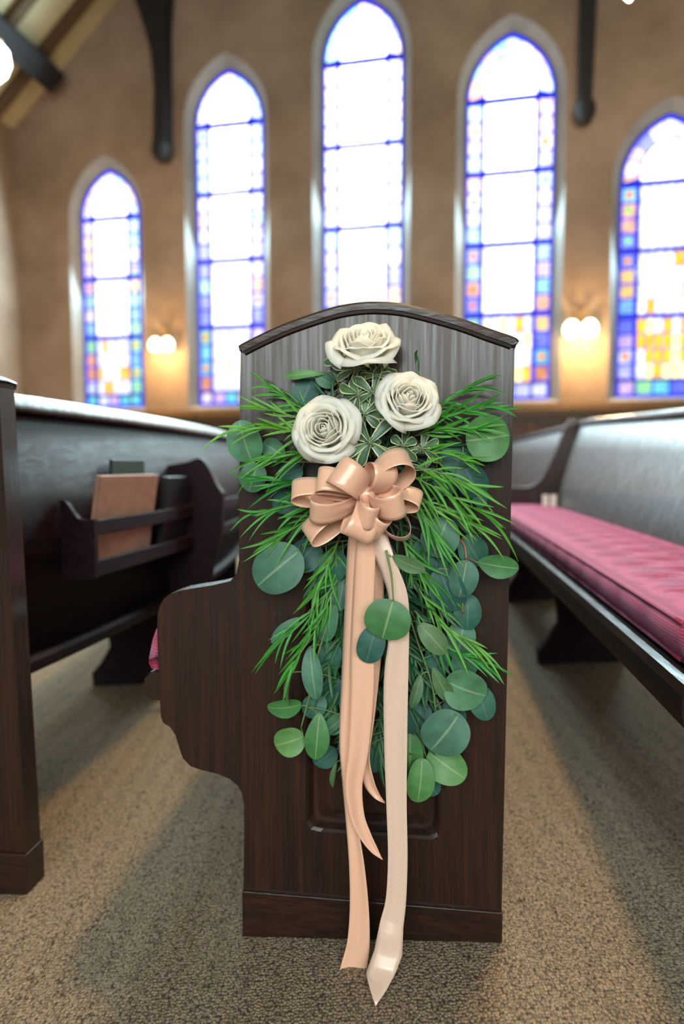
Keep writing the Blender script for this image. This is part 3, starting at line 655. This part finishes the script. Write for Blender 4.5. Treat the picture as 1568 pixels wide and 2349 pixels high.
for k, (a, lab) in enumerate(((0.285, 'small white card by the arm of the right pew, the left one'), (0.33, 'small white card by the arm of the right pew, nearer the backrest'))):
    c = p+nrm*a+Z*(SZ+0.092)+d*0.02*k; mb = MB(); mb.box(c, nrm*0.030, d*0.004, Z*0.075)
    tag(mb.build('offering_card', PAPER, origin=c), lab, 'card')

# ------------------------------------------------------------------ flowers and foliage on the pew end
def px2m(off=0.05): return (1.03-off)/F
def leaf(name, px, py, ln, wd, ang, off, mat, parent, tilt=0.0, roll=0.0, cup=0.18, bend=0.10, shape='round', n=(20, 8), mbx=None):
    s = px2m(off); a = rad(ang); L_ = ln*s; H = wd*s/2
    d = U*math.cos(a)+Z*math.sin(a); sd = U*(-math.sin(a))+Z*math.cos(a); nn = -W
    q = Matrix.Rotation(rad(tilt), 3, sd) @ Matrix.Rotation(rad(roll), 3, d)
    d2, s2, n2 = q @ d, q @ sd, q @ nn
    c = FP(px, py, off); rows = []; uvs = []
    for i in range(n[0]+1):
        tt = -math.cos(math.pi*i/n[0]); t = (tt+1)/2
        if shape == 'round': hw = (max(0.0, 1-abs(tt)**2.1))**0.5*(1-0.07*tt)
        elif shape == 'oval': hw = (max(0.0, 1-abs(tt)**1.9))**0.62*(1+0.12*tt)
        elif shape == 'spat': hw = (max(0.0, 1-abs(tt)**2.6))**0.7*(0.42+0.58*min(1, t*1.35)**1.3)
        else: hw = max(0.0, math.sin(math.pi*min(1, t*0.97+0.03)))**0.8*(1-0.25*tt)
        row = []; ur = []
        for j in range(n[1]+1):
            u = 2*j/n[1]-1
            wob = 1+0.025*math.sin(7*t+px)*abs(u)
            row.append(c + d2*(tt*L_/2) + s2*(u*H*hw*wob) + n2*(cup*H*(u*u*hw*hw) - bend*L_*tt*tt))
            ur.append((0.5+u*0.5, t))
        rows.append(row); uvs.append(ur)
    if mbx is not None: mbx.grid(rows, uvs); return c - d2*L_/2
    mb = MB(); mb.grid(rows, uvs); o = mb.build(name, mat, parent, smooth=True)
    return c - d2*L_/2
def blade(mb, p, d, ln, wd, droop, nrm, n=7):
    d = d.normalized(); s = d.cross(nrm).normalized(); rows = []; uv = []
    for i in range(n+1):
        t = i/n; c = p + d*ln*t + droop*ln*t*t; h = wd/2*(math.sin(math.pi*min(1, 0.12+0.88*t))**0.7 if t < 1 else 0.02)
        rows.append([c-s*h+nrm*h*0.5, c, c+s*h+nrm*h*0.5]); uv.append([(0.0, t), (0.5, t), (1.0, t)])
    mb.grid(rows, uv)
def sprig(pts, o0, o1, label, mat=GRASS, nl=13, ll=70, spread=38, seed=0, wd=7.5, name='narrow_leaf_sprig', group=None):
    rr = random.Random(seed); s = px2m()
    P = [FP(x, y, o0+(o1-o0)*i/(len(pts)-1)) for i, (x, y) in enumerate(pts)]; C = spl(P, 6)
    root = thing(name, P[0], label, 'foliage', group)
    m = MB(); m.tube(C, 0.0013, 0.0006, n=6); m.build('stem', STEM, root, smooth=True)
    mb = MB(); N = len(C)-1
    for k in range(nl):
        t = min(1.0, max(0.05, 0.08+0.92*k/(nl-1)+rr.uniform(-.05, .05))) if k < nl-1 else 1.0; x = t*N; i = min(int(x), N-1); p = C[i].lerp(C[i+1], x-i); d = (C[i+1]-C[i]).normalized()
        sd = (1 if k % 2 else -1)*(1 if rr.random() < 0.75 else -1); nrm = (-W + Vector((rr.uniform(-.5, .5), 0, rr.uniform(-.5, .5)))).normalized()
        side = d.cross(nrm).normalized()*sd
        a = rad(spread*(1.0-0.6*t)*rr.uniform(0.25, 1.3)) if k < nl-1 else 0.0
        dd = d*math.cos(a)+side*math.sin(a)+(-W)*rr.uniform(-0.15, 0.35)
        blade(mb, p, dd, ll*s*rr.uniform(0.6, 1.25), wd*s*rr.uniform(0.75, 1.1), Vector((0, 0, -rr.uniform(0.0, 0.45)))+side*rr.uniform(-0.28, 0.30)+W*rr.uniform(-0.05, 0.12), nrm)
    mb.build('foliage', mat, root, smooth=True)
    return root

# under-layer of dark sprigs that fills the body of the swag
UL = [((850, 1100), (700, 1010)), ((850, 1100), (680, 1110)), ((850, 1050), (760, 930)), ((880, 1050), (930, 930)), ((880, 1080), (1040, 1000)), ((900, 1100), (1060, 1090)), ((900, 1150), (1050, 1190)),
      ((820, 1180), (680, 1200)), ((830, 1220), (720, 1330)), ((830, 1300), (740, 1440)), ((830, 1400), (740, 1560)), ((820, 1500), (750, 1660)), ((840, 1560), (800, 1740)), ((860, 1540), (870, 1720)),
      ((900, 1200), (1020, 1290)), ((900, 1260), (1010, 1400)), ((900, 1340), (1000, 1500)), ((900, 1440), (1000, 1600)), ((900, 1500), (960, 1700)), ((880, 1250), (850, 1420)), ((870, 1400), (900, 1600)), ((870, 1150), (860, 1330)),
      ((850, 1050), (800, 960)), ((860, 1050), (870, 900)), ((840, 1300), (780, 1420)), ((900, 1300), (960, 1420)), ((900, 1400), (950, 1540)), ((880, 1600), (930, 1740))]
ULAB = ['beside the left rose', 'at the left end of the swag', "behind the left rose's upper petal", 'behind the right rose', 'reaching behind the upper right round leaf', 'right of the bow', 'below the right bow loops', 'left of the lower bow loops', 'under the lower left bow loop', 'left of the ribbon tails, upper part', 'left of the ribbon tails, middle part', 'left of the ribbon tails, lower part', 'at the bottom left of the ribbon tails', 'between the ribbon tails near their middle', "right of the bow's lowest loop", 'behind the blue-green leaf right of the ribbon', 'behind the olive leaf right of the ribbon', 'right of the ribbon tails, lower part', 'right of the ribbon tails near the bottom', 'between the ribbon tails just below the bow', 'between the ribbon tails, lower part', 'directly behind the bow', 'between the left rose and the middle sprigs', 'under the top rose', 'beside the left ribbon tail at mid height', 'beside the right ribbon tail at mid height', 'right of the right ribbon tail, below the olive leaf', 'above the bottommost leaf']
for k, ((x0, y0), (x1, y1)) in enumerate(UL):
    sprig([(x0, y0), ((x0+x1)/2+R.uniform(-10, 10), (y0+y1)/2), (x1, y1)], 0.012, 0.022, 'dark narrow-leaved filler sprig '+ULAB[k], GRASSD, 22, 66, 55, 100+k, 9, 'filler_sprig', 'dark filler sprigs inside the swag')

# bright narrow-leaved sprigs
GS = [
 ([(745, 985), (690, 960), (600, 935)], .03, .05, 'narrow-leaved sprig arching past the pew edge, topmost on left'),
 ([(740, 1000), (660, 985), (560, 985)], .035, .06, 'narrow-leaved sprig crossing the upper left round leaf'),
 ([(740, 960), (680, 930), (625, 895)], .02, .03, 'narrow-leaved sprig rising steeply left of the left rose'),
 ([(750, 1040), (680, 1040), (610, 1050)], .04, .05, 'narrow-leaved sprig level with the bottom of the left rose'),
 ([(740, 1110), (680, 1110), (620, 1100)], .03, .05, 'narrow-leaved sprig left of the bow at mid height'),
 ([(750, 1150), (680, 1160), (590, 1175)], .04, .06, 'narrow-leaved sprig reaching left below the bow loops'),
 ([(760, 1170), (700, 1195), (640, 1235)], .04, .05, 'narrow-leaved sprig drooping left under the lowest left loop'),
 ([(955, 965), (1010, 930), (1085, 885)], .03, .04, 'narrow-leaved sprig pointing up right beside the right rose'),
 ([(950, 980), (1030, 950), (1110, 935)], .03, .05, 'narrow-leaved sprig above the upper right round leaf'),
 ([(950, 1000), (1020, 985), (1085, 985)], .04, .05, 'narrow-leaved sprig lying over the upper right round leaf'),
 ([(950, 1040), (1010, 1040), (1060, 1050)], .04, .05, 'narrow-leaved sprig beneath the upper right round leaf'),
 ([(940, 1070), (1010, 1085), (1085, 1115)], .05, .07, 'narrow-leaved sprig right of the bow, uppermost of three'),
 ([(940, 1090), (1020, 1130), (1110, 1180)], .05, .07, 'narrow-leaved sprig right of the bow, the longest one'),
 ([(940, 1120), (1000, 1165), (1075, 1200)], .05, .06, 'narrow-leaved sprig right of the bow, lowest of three'),
 ([(930, 1120), (970, 1180), (1000, 1230)], .045, .055, 'narrow-leaved sprig drooping beside the lower right loop'),
 ([(780, 1230), (750, 1300), (730, 1350)], .04, .05, 'narrow-leaved sprig hanging below the lower left loop'),
 ([(775, 1330), (720, 1400), (640, 1475)], .04, .06, 'narrow-leaved sprig slanting down left at mid swag'),
 ([(765, 1350), (725, 1440), (665, 1535)], .05, .06, 'narrow-leaved sprig slanting down left, lowest of the pair'),
 ([(960, 1350), (1010, 1430), (1080, 1475)], .03, .045, 'narrow-leaved sprig slanting down right at mid swag'),
 ([(950, 1400), (1020, 1480), (1110, 1525)], .035, .05, 'narrow-leaved sprig pointing right over the lower right leaves'),
 ([(920, 1230), (950, 1290), (985, 1330)], .03, .035, 'narrow-leaved sprig between right ribbon and blue-green leaf'),
 ([(770, 1260), (770, 1330), (760, 1400)], .03, .03, 'narrow-leaved sprig along the left side of the ribbons'),
]
for k, (p_, a, b, lab) in enumerate(GS):
    sprig(p_, a, b, lab, GRASS, 14, 86, 34, 300+k, 7.2, group='bright narrow-leaved sprigs')
sprig([(962, 880), (957, 850), (954, 828)], 0.012, 0.012, 'single narrow leaf standing up above the right rose', GRASSD, 3, 45, 12, 12, 9)

def eucalyptus(label, spine, o0, o1, leaves, stem=STEM):
    P = [FP(x, y, o0+(o1-o0)*i/(len(spine)-1)) for i, (x, y) in enumerate(spine)]; C = spl(P, 8)
    root = thing('eucalyptus_branch', P[0], label, 'foliage')
    mb = MB(); mb.tube(C, 0.0018, 0.0010, n=6)
    for L_ in leaves:
        px, py, ln, wd, ang, off, mat = L_[:7]; kw = L_[7] if len(L_) > 7 else {}
        kw = dict(kw); kw.setdefault('tilt', R.uniform(-14, 14)); kw.setdefault('roll', R.uniform(-16, 16))
        b = leaf('leaf', px, py, ln, wd, ang, off, mat, root, **kw)
        near = min(C, key=lambda c: (c-b).length + 0.3*abs(c.z-b.z)*0)
        mid = near.lerp(b, 0.5)+Z*0.002
        mb.tube(spl([near, mid, b], 3), 0.0011, 0.0008, n=5)
    mb.build('stem', stem, root, smooth=True)
OV = {'shape': 'oval'}
eucalyptus('eucalyptus branch with round leaves overhanging the left pew edge', [(740, 1060), (660, 1060), (600, 1060)], .012, .02, [
 (561, 1013, 100, 84, 105, .035, EUC), (580, 1096, 72, 64, 250, .03, EUC), (665, 1085, 60, 52, 200, .022, EUCD), (655, 1150, 66, 58, 220, .016, EUCD), (625, 1030, 60, 50, 150, .02, EUC)])
eucalyptus('eucalyptus branch ending in the large leaf at upper right', [(950, 1020), (1020, 1020), (1075, 1020)], .012, .03, [
 (1120, 1005, 98, 106, 8, .045, EUCG, {'roll': 4, 'tilt': 6}), (1045, 1052, 80, 66, -20, .022, EUCD), (1083, 1105, 86, 70, -60, .028, EUCD), (1100, 1140, 50, 34, -80, .02, EUCD), (1020, 1110, 60, 56, -50, .018, EUCD)])
eucalyptus('eucalyptus tip with dark leaves between the top and left roses', [(830, 960), (790, 900), (765, 862)], .012, .02, [
 (700, 905, 112, 66, 70, .018, EUCD), (700, 858, 102, 25, 183, .03, EUCG, {'shape': 'spat', 'roll': 10, 'tilt': 0}), (780, 838, 44, 40, 100, .028, EUC), (745, 872, 50, 34, 150, .024, EUC), (715, 945, 60, 60, 200, .02, EUCD)])
eucalyptus('eucalyptus branch right of the bow with a russet side stem', [(940, 1180), (1040, 1230), (1068, 1270), (1060, 1400)], .02, .03, [
 (1009, 1234, 96, 86, 250, .045, EUC, {'tilt': 3, 'roll': 5}), (1085, 1265, 80, 66, -60, .022, EUCD), (1143, 1299, 92, 56, -8, .05, EUCG, {'shape': 'oval', 'tilt': 0, 'roll': 8}), (1062, 1330, 88, 66, -100, .042, EUC), (1027, 1356, 112, 82, -68, .036, EUCD, {'roll': 6}),
 (1072, 1405, 84, 62, -90, .02, EUCD), (1056, 1470, 92, 66, -100, .018, EUC), (1000, 1300, 60, 60, -90, .022, EUCD), (975, 1270, 70, 60, -80, .02, EUCD)], STEMR)
eucalyptus('small eucalyptus twig hanging in front of the ribbon tails', [(885, 1262), (897, 1320), (902, 1380)], .086, .092, [
 (888, 1424, 98, 110, -105, .098, EUCG, {'tilt': 4, 'roll': 0, 'cup': 0.05}), (850, 1482, 92, 66, -105, .086, EUCD, {'tilt': 4}), (935, 1294, 84, 36, -22, .088, EUCO, {'shape': 'oval', 'roll': 10})])
eucalyptus('eucalyptus branch left of the ribbons with one very large leaf', [(800, 1240), (740, 1245), (690, 1250)], .02, .03, [
 (634, 1306, 138, 116, 220, .05, EUC, {'tilt': 5, 'roll': 3, 'cup': 0.1}), (700, 1275, 86, 76, 230, .028, EUCD), (765, 1300, 76, 70, 260, .03, EUCD), (783, 1358, 90, 44, 262, .034, EUC), (740, 1335, 60, 50, 250, .02, EUCD)])
eucalyptus('long eucalyptus branch hanging down the lower left of swag', [(790, 1330), (735, 1480), (708, 1600), (690, 1670)], .03, .04, [
 (750, 1432, 100, 54, 250, .04, EUC, OV), (716, 1546, 126, 50, 278, .052, EUC, OV), (652, 1446, 92, 32, 222, .045, EUC, OV), (658, 1582, 92, 22, 262, .056, EUCO, {'shape': 'oval', 'roll': 45}), (652, 1624, 82, 54, 185, .042, EUCG, {'roll': -20}),
 (662, 1702, 76, 72, 200, .055, EUCG, {'tilt': 0, 'roll': 0}), (727, 1694, 116, 58, 265, .058, EUCG, {'shape': 'oval', 'tilt': 0}), (768, 1662, 60, 44, 220, .03, EUC), (720, 1620, 66, 56, 230, .022, EUCD), (760, 1590, 80, 56, 250, .02, EUCD), (755, 1510, 80, 60, 260, .02, EUCD)])
eucalyptus('long eucalyptus branch hanging down the lower right of swag', [(925, 1360), (950, 1450), (990, 1570), (1000, 1650)], .035, .04, [
 (993, 1466, 94, 54, -48, .055, EUCO, OV), (1016, 1578, 104, 38, -62, .045, EUCO, OV), (1068, 1583, 100, 98, -20, .045, EUC, {'tilt': 5, 'roll': 4}), (1105, 1613, 88, 60, -70, .028, EUCD), (1020, 1684, 114, 112, 235, .062, EUC, {'tilt': 3, 'roll': 0, 'cup': 0.1}),
 (1024, 1757, 100, 84, -30, .034, EUCG), (955, 1588, 82, 28, -105, .045, EUCO, OV), (1000, 1520, 80, 60, -90, .022, EUCD), (960, 1650, 90, 60, -100, .02, EUCD), (1065, 1520, 80, 60, -90, .02, EUC), (1040, 1640, 70, 60, -70, .02, EUCD)])
eucalyptus('eucalyptus tip with olive leaves at the very bottom of swag', [(880, 1560), (900, 1660), (940, 1730)], .02, .03, [
 (964, 1795, 108, 66, -95, .045, EUCG, {'tilt': 0}), (860, 1730, 92, 46, -92, .022, EUCD), (745, 1738, 64, 54, 220, .024, EUCD), (763, 1780, 72, 15, -100, .03, EUCO, {'shape': 'oval', 'roll': 25}), (940, 1730, 96, 60, -90, .03, EUCG), (800, 1700, 80, 50, -110, .02, EUCD), (985, 1800, 60, 50, -50, .025, EUCD)])

# variegated leaves round the roses
def whorl(label, px, py, off, n, ln, wd, a0, span=360, seed=0):
    rr = random.Random(seed); c = FP(px, py, off-0.012)
    root = thing('variegated_sprig', c, label, 'foliage', 'variegated sprigs round the roses')
    m = MB(); e = FP(850, 1040, 0.012); m.tube(spl([e, e.lerp(c, 0.5)-W*0.006, c], 5), 0.0015, 0.001, n=6); m.build('stem', STEM, root, smooth=True)
    for k in range(n):
        a = a0 + (span*k/n if span >= 360 else span*(k/(max(1, n-1))-0.5)) + rr.uniform(-26, 26); l = 1.12*ln*rr.uniform(0.7, 1.2)
        leaf('leaf', px+math.cos(rad(a))*l*0.48, py-math.sin(rad(a))*l*0.48, l, wd*rr.uniform(0.85, 1.15), a, off+rr.uniform(-0.004, 0.006), PITT, root, tilt=rr.uniform(5, 32), roll=rr.uniform(-25, 25), cup=0.35, bend=0.06, shape='spat', n=(12, 6))
    for k in range(3):
        a = a0+120*k+rr.uniform(-20, 20); leaf('leaf', px+math.cos(rad(a))*7, py-math.sin(rad(a))*7, 20, 10, a, off+0.010, PITT, root, tilt=45, cup=0.4, shape='spat', n=(6, 4))
for args in [('variegated sprig directly under the top rose', 815, 848, .045, 8, 46, 24, 20), ('variegated sprig left below the top rose', 790, 832, .035, 6, 44, 22, 80),
             ('variegated sprig between top rose and right rose', 862, 862, .05, 7, 44, 22, 0), ('variegated sprig in the middle of the three roses', 822, 905, .055, 8, 52, 26, 60),
             ('variegated sprig beside the left edge of the right rose', 855, 900, .055, 7, 50, 26, 90), ('variegated sprig right of the left rose', 835, 950, .055, 8, 52, 24, 30),
             ('variegated sprig just above the bow knot', 848, 1015, .07, 7, 62, 30, -60), ('variegated sprig between left rose and bow', 815, 1035, .06, 6, 50, 26, 190),
             ('variegated sprig below the right rose', 925, 1022, .05, 6, 44, 22, 0), ('variegated sprig right of the bow under the right rose', 968, 1028, .045, 5, 46, 20, 10),
             ('variegated sprig peeking right of the upper bow loop', 975, 1075, .03, 4, 40, 22, -20), ('variegated sprig at the foot of the top rose, right side', 880, 845, .035, 6, 42, 20, 40)]:
    whorl(*args, seed=int(args[1]))

# roses
def rose(px, py, off, Rm, axis, spin, label, seed):
    rr = random.Random(seed); s = px2m(off); Rr = Rm*s; A = axis.normalized(); X = A.orthogonal().normalized(); Y = A.cross(X)
    c = FP(px, py, off)
    base = c - A*Rr*0.62
    root = thing('rose', base, label, 'rose', 'white roses on the pew end')
    X, Y = X*math.cos(spin)+Y*math.sin(spin), Y*math.cos(spin)-X*math.sin(spin)
    def petal(a0, hwid, r_top, h_top, r_belly, curl, pt, ph, n=(12, 12)):
        rows = []; uv = []
        for i in range(n[0]+1):
            t = i/n[0]; row = []; ur = []
            for j in range(n[1]+1):
                u = 2*j/n[1]-1
                ext = 1-0.24*abs(u)**4 + pt*math.exp(-(u/0.24)**2)
                tt = t*ext
                ang = a0 + u*hwid*(0.30+0.70*min(1, math.sin(math.pi/2*min(1, t*1.5))))
                rb = 0.06 + (r_belly-0.06)*math.sin(math.pi/2*min(1, tt/0.55)) if tt < 0.55 else r_belly+(r_top-r_belly)*((tt-0.55)/0.45)**1.5
                h = h_top*(tt**1.15)
                # rolled outer lip
                k = max(0, (t-0.74)/0.26); rb += curl*k*k*0.10*(0.7+0.6*abs(u)); h -= curl*k**2.5*0.13*(0.6+0.7*abs(u))
                rb += 0.02*math.sin(3*u+ph+5*t)*t; h += 0.02*math.sin(4*u+ph*1.7)*t
                rb *= 1+0.045*u                              # each petal overlaps the next
                row.append(base + (X*math.cos(ang)+Y*math.sin(ang))*rb*Rr + A*h*Rr); ur.append((0.5+u/2, tt))
            rows.append(row); uv.append(ur)
        mb = MB(); mb.grid(rows, uv); o = mb.build('petal', ROSE, root, smooth=True)
        sm = o.modifiers.new('solid', 'SOLIDIFY'); sm.thickness = 0.0009
    rings = [(3, 0.05, 0.83, 0.10, 1.5, 0.0), (3, 0.12, 0.86, 0.18, 1.25, 0.0), (4, 0.21, 0.89, 0.27, 1.0, 0.2), (5, 0.31, 0.92, 0.37, 0.85, 0.5),
             (5, 0.42, 0.93, 0.46, 0.80, 0.5), (5, 0.52, 0.90, 0.53, 0.78, 0.8), (4, 0.66, 0.83, 0.62, 0.98, 1.1), (4, 0.80, 0.72, 0.68, 0.95, 1.4), (4, 0.92, 0.58, 0.72, 0.92, 1.6)]
    a = 0
    for ri, (n, rt, ht, rbl, hw, curl) in enumerate(rings):
        for k in range(n):
            ang = a + k*2*math.pi/n + rr.uniform(-0.12, 0.12)
            petal(ang, hw*rr.uniform(0.92, 1.08), rt*rr.uniform(0.94, 1.05), ht*rr.uniform(0.97, 1.03), rbl, curl, (0.10 if ri > 6 else 0.02)*rr.uniform(0.5, 1.3), rr.uniform(0, 6))
        a += 2.4
    mb = MB()                                               # sepals and calyx
    mb.lathe(base, [(0.001, -0.16*Rr), (0.09*Rr, -0.14*Rr), (0.15*Rr, -0.03*Rr), (0.12*Rr, 0.06*Rr)], 16, A); mb.build('calyx', STEM, root, smooth=True)
    mb = MB()
    for k in range(5):
        g = k*2*math.pi/5; d = X*math.cos(g)+Y*math.sin(g); blade(mb, base, d*0.8+A*0.35, Rr*0.75, Rr*0.2, A*0.12, A)
    mb.build('sepal_ring', EUC, root, smooth=True)
    mb = MB(); e = P0*0+FP(px+(850-px)*0.5, py+60, 0.008); mb.tube(spl([base-A*Rr*0.1, (base+e)/2-A*0.01, e], 5), 0.0026, n=8); mb.build('stem', STEM, root, smooth=True)
rose(836, 780, .065, 79, -W*0.62+Z*0.80+U*0.02, 0.3, 'white rose at the top of the arrangement, seen from the side', 1)
rose(938, 912, .075, 72, -W*0.90+Z*0.42+U*0.22, 1.1, 'white rose on the right, tilted up with a drooping outer petal', 2)
rose(743, 982, .085, 76, -W*0.97+Z*0.18-U*0.12, 0.7, 'white rose on the left, fully open and facing the camera', 3)

# ------------------------------------------------------------------ satin bow
bow = thing('satin_bow', FP(838, 1140, .06), 'peach satin ribbon bow with four long trailing tails to the floor', 'bow')
RW = 0.037
def loop(tipx, tipy, toff, fat, roll, bx=838, by=1135, boff=0.072, width=1.0, mat=SATIN, skew=0.0):
    b = FP(bx, by, boff); t = FP(tipx, tipy, toff); d = t-b; L_ = d.length; d.normalize()
    n0 = (-W - d*(-W).dot(d)).normalized(); q = Matrix.Rotation(rad(roll), 3, d); nn = q @ n0; wv = d.cross(nn).normalized()
    N = 34; rows = []; uv = []
    for i in range(N+1):
        ph = 2*math.pi*i/N; x = L_*(0.5-0.5*math.cos(ph)); y = fat*math.sin(ph)*math.sin(ph/2)**0.9
        c = b+d*x+nn*y; wf = RW*width*(0.30+0.70*math.sin(ph/2)**0.8)/2; sk = wv*skew*(i/N-0.5)
        row = []; ur = []
        for j in range(7):
            u = 2*j/6-1; pin = 1-math.sin(ph/2)**0.6
            row.append(c+sk+wv*wf*u+nn*0.006*pin*math.cos(u*5)); ur.append((0.5+u/2, i/N*0.2))
        rows.append(row); uv.append(ur)
    mb = MB(); mb.grid(rows, uv); o = mb.build('loop', mat, bow, smooth=True)
    sm = o.modifiers.new('solid', 'SOLIDIFY'); sm.thickness = 0.0004
loop(668, 1128, .092, .020, 48, skew=0.01)
loop(712, 1172, .118, .022, -42)
loop(778, 1078, .128, .027, 22, width=1.15)
loop(728, 1100, .108, .022, 30)
loop(704, 1234, .085, .019, 42)
loop(818, 1234, .120, .023, -28, width=1.15)
loop(872, 1222, .112, .020, 40)
loop(938, 1052, .092, .030, -48)
loop(918, 1160, .122, .023, 36)
loop(966, 1150, .080, .015, -58)
loop(936, 1232, .088, .022, 76, width=0.8)
loop(884, 1072, .108, .022, 48)
loop(846, 1192, .130, .018, 58, width=0.95)
kn = FP(838, 1135, .092); mb = MB()
mb.lathe(kn, [(0.001, -0.013), (0.008, -0.011), (0.012, -0.004), (0.012, 0.004), (0.008, 0.011), (0.001, 0.013)], 16, (U+Z*0.3).normalized()); mb.build('knot', SATIN, bow, smooth=True)
def tail(pts, mat, last=None, ends=()):
    """pts: (px, py, off, width px, twist deg); a trailing ribbon"""
    C = []; 
    for i in range(len(pts)): C.append(Vector(pts[i][:3]))
    S = spl(C, 8); WT = spl([Vector((p[3], p[4], 0)) for p in pts], 8); rows = []; uv = []
    Q = [FP(c.x, c.y, c.z) for c in S]
    for i, c in enumerate(Q):
        t = (Q[min(i+1, len(Q)-1)]-Q[max(i-1, 0)]).normalized(); s = t.cross(W).normalized()
        if s.dot(U) < 0: s = -s
        tw = rad(WT[i].y); sv = s*math.cos(tw)+t.cross(s)*math.sin(tw); h = WT[i].x*px2m(S[i].z)/2/max(0.25, abs(math.cos(tw)))
        row = []; ur = []
        for j in range(7):
            u = 2*j/6-1; sh = 0
            if last and i == len(Q)-1: sh = last*(u if last else 0)
            row.append(c+sv*h*u+(-W)*0.0022*math.cos(u*3.0+i*0.05)+t*sh); ur.append((0.5+u/2, i/len(Q)))
        rows.append(row); uv.append(ur)
    prev = (rows[-1][0], rows[-1][-1])
    for k, (lx, ly, lo, rx, ry, ro) in enumerate(ends):
        l_, r_ = FP(lx, ly, lo), FP(rx, ry, ro)
        for q in (0.25, 0.5, 0.75, 1.0):
            a_, b_ = prev[0].lerp(l_, q), prev[1].lerp(r_, q)
            rows.append([a_.lerp(b_, j/6)-W*0.003*math.sin(math.pi*j/6) for j in range(7)]); uv.append([(j/6, 1+0.02*(k+q)) for j in range(7)])
        prev = (l_, r_)
    mb = MB(); mb.grid(rows, uv); o = mb.build('tail', mat, bow, smooth=True)
    sm = o.modifiers.new('solid', 'SOLIDIFY'); sm.thickness = 0.0004
tail([(850, 1190, .060, 30, 0), (856, 1260, .058, 38, -10), (862, 1360, .056, 34, -35), (852, 1500, .055, 44, -20), (842, 1640, .053, 36, 20), (836, 1730, .052, 26, 40), (845, 1790, .052, 30, 30), (862, 1822, .05, 20, 20), (883, 1841, .05, 2, 0)], SATIN)
tail([(822, 1190, .070, 34, 10), (815, 1260, .068, 40, 25), (806, 1400, .066, 36, 35), (798, 1560, .064, 34, 35), (791, 1700, .063, 28, 20), (796, 1790, .062, 26, 35), (806, 1880, .062, 30, 30), (818, 1980, .062, 38, 15), (824, 2080, .062, 46, 5), (822, 2160, .064, 54, 0), (812, 2215, .066, 62, -5), (805, 2250, .070, 68, -8)], SATIN, 0.006)
tail([(840, 1190, .076, 36, 0), (838, 1260, .076, 46, 0), (832, 1380, .075, 50, 12), (830, 1500, .074, 56, 8), (829, 1600, .073, 54, 0), (822, 1720, .072, 46, -12), (812, 1800, .071, 38, -25), (820, 1870, .070, 30, -30), (838, 1915, .069, 26, -20), (858, 1948, .068, 18, -10), (877, 1971, .068, 2, 0)], SATIN)
tail([(862, 1190, .074, 36, 0), (872, 1250, .076, 44, 8), (894, 1310, .078, 42, 15), (913, 1370, .078, 44, 0), (915, 1450, .077, 46, -6), (908, 1560, .075, 56, 0), (907, 1700, .074, 54, 6), (909, 1840, .073, 48, 0), (912, 1960, .074, 46, -6), (908, 2060, .076, 48, -4), (898, 2120, .080, 56, 0)], SATINP, ends=[(858, 2180, .086, 922, 2192, .088), (846, 2213, .092, 908, 2230, .098), (839, 2232, .098, 887, 2270, .120), (839, 2232, .100, 861, 2309, .140)])
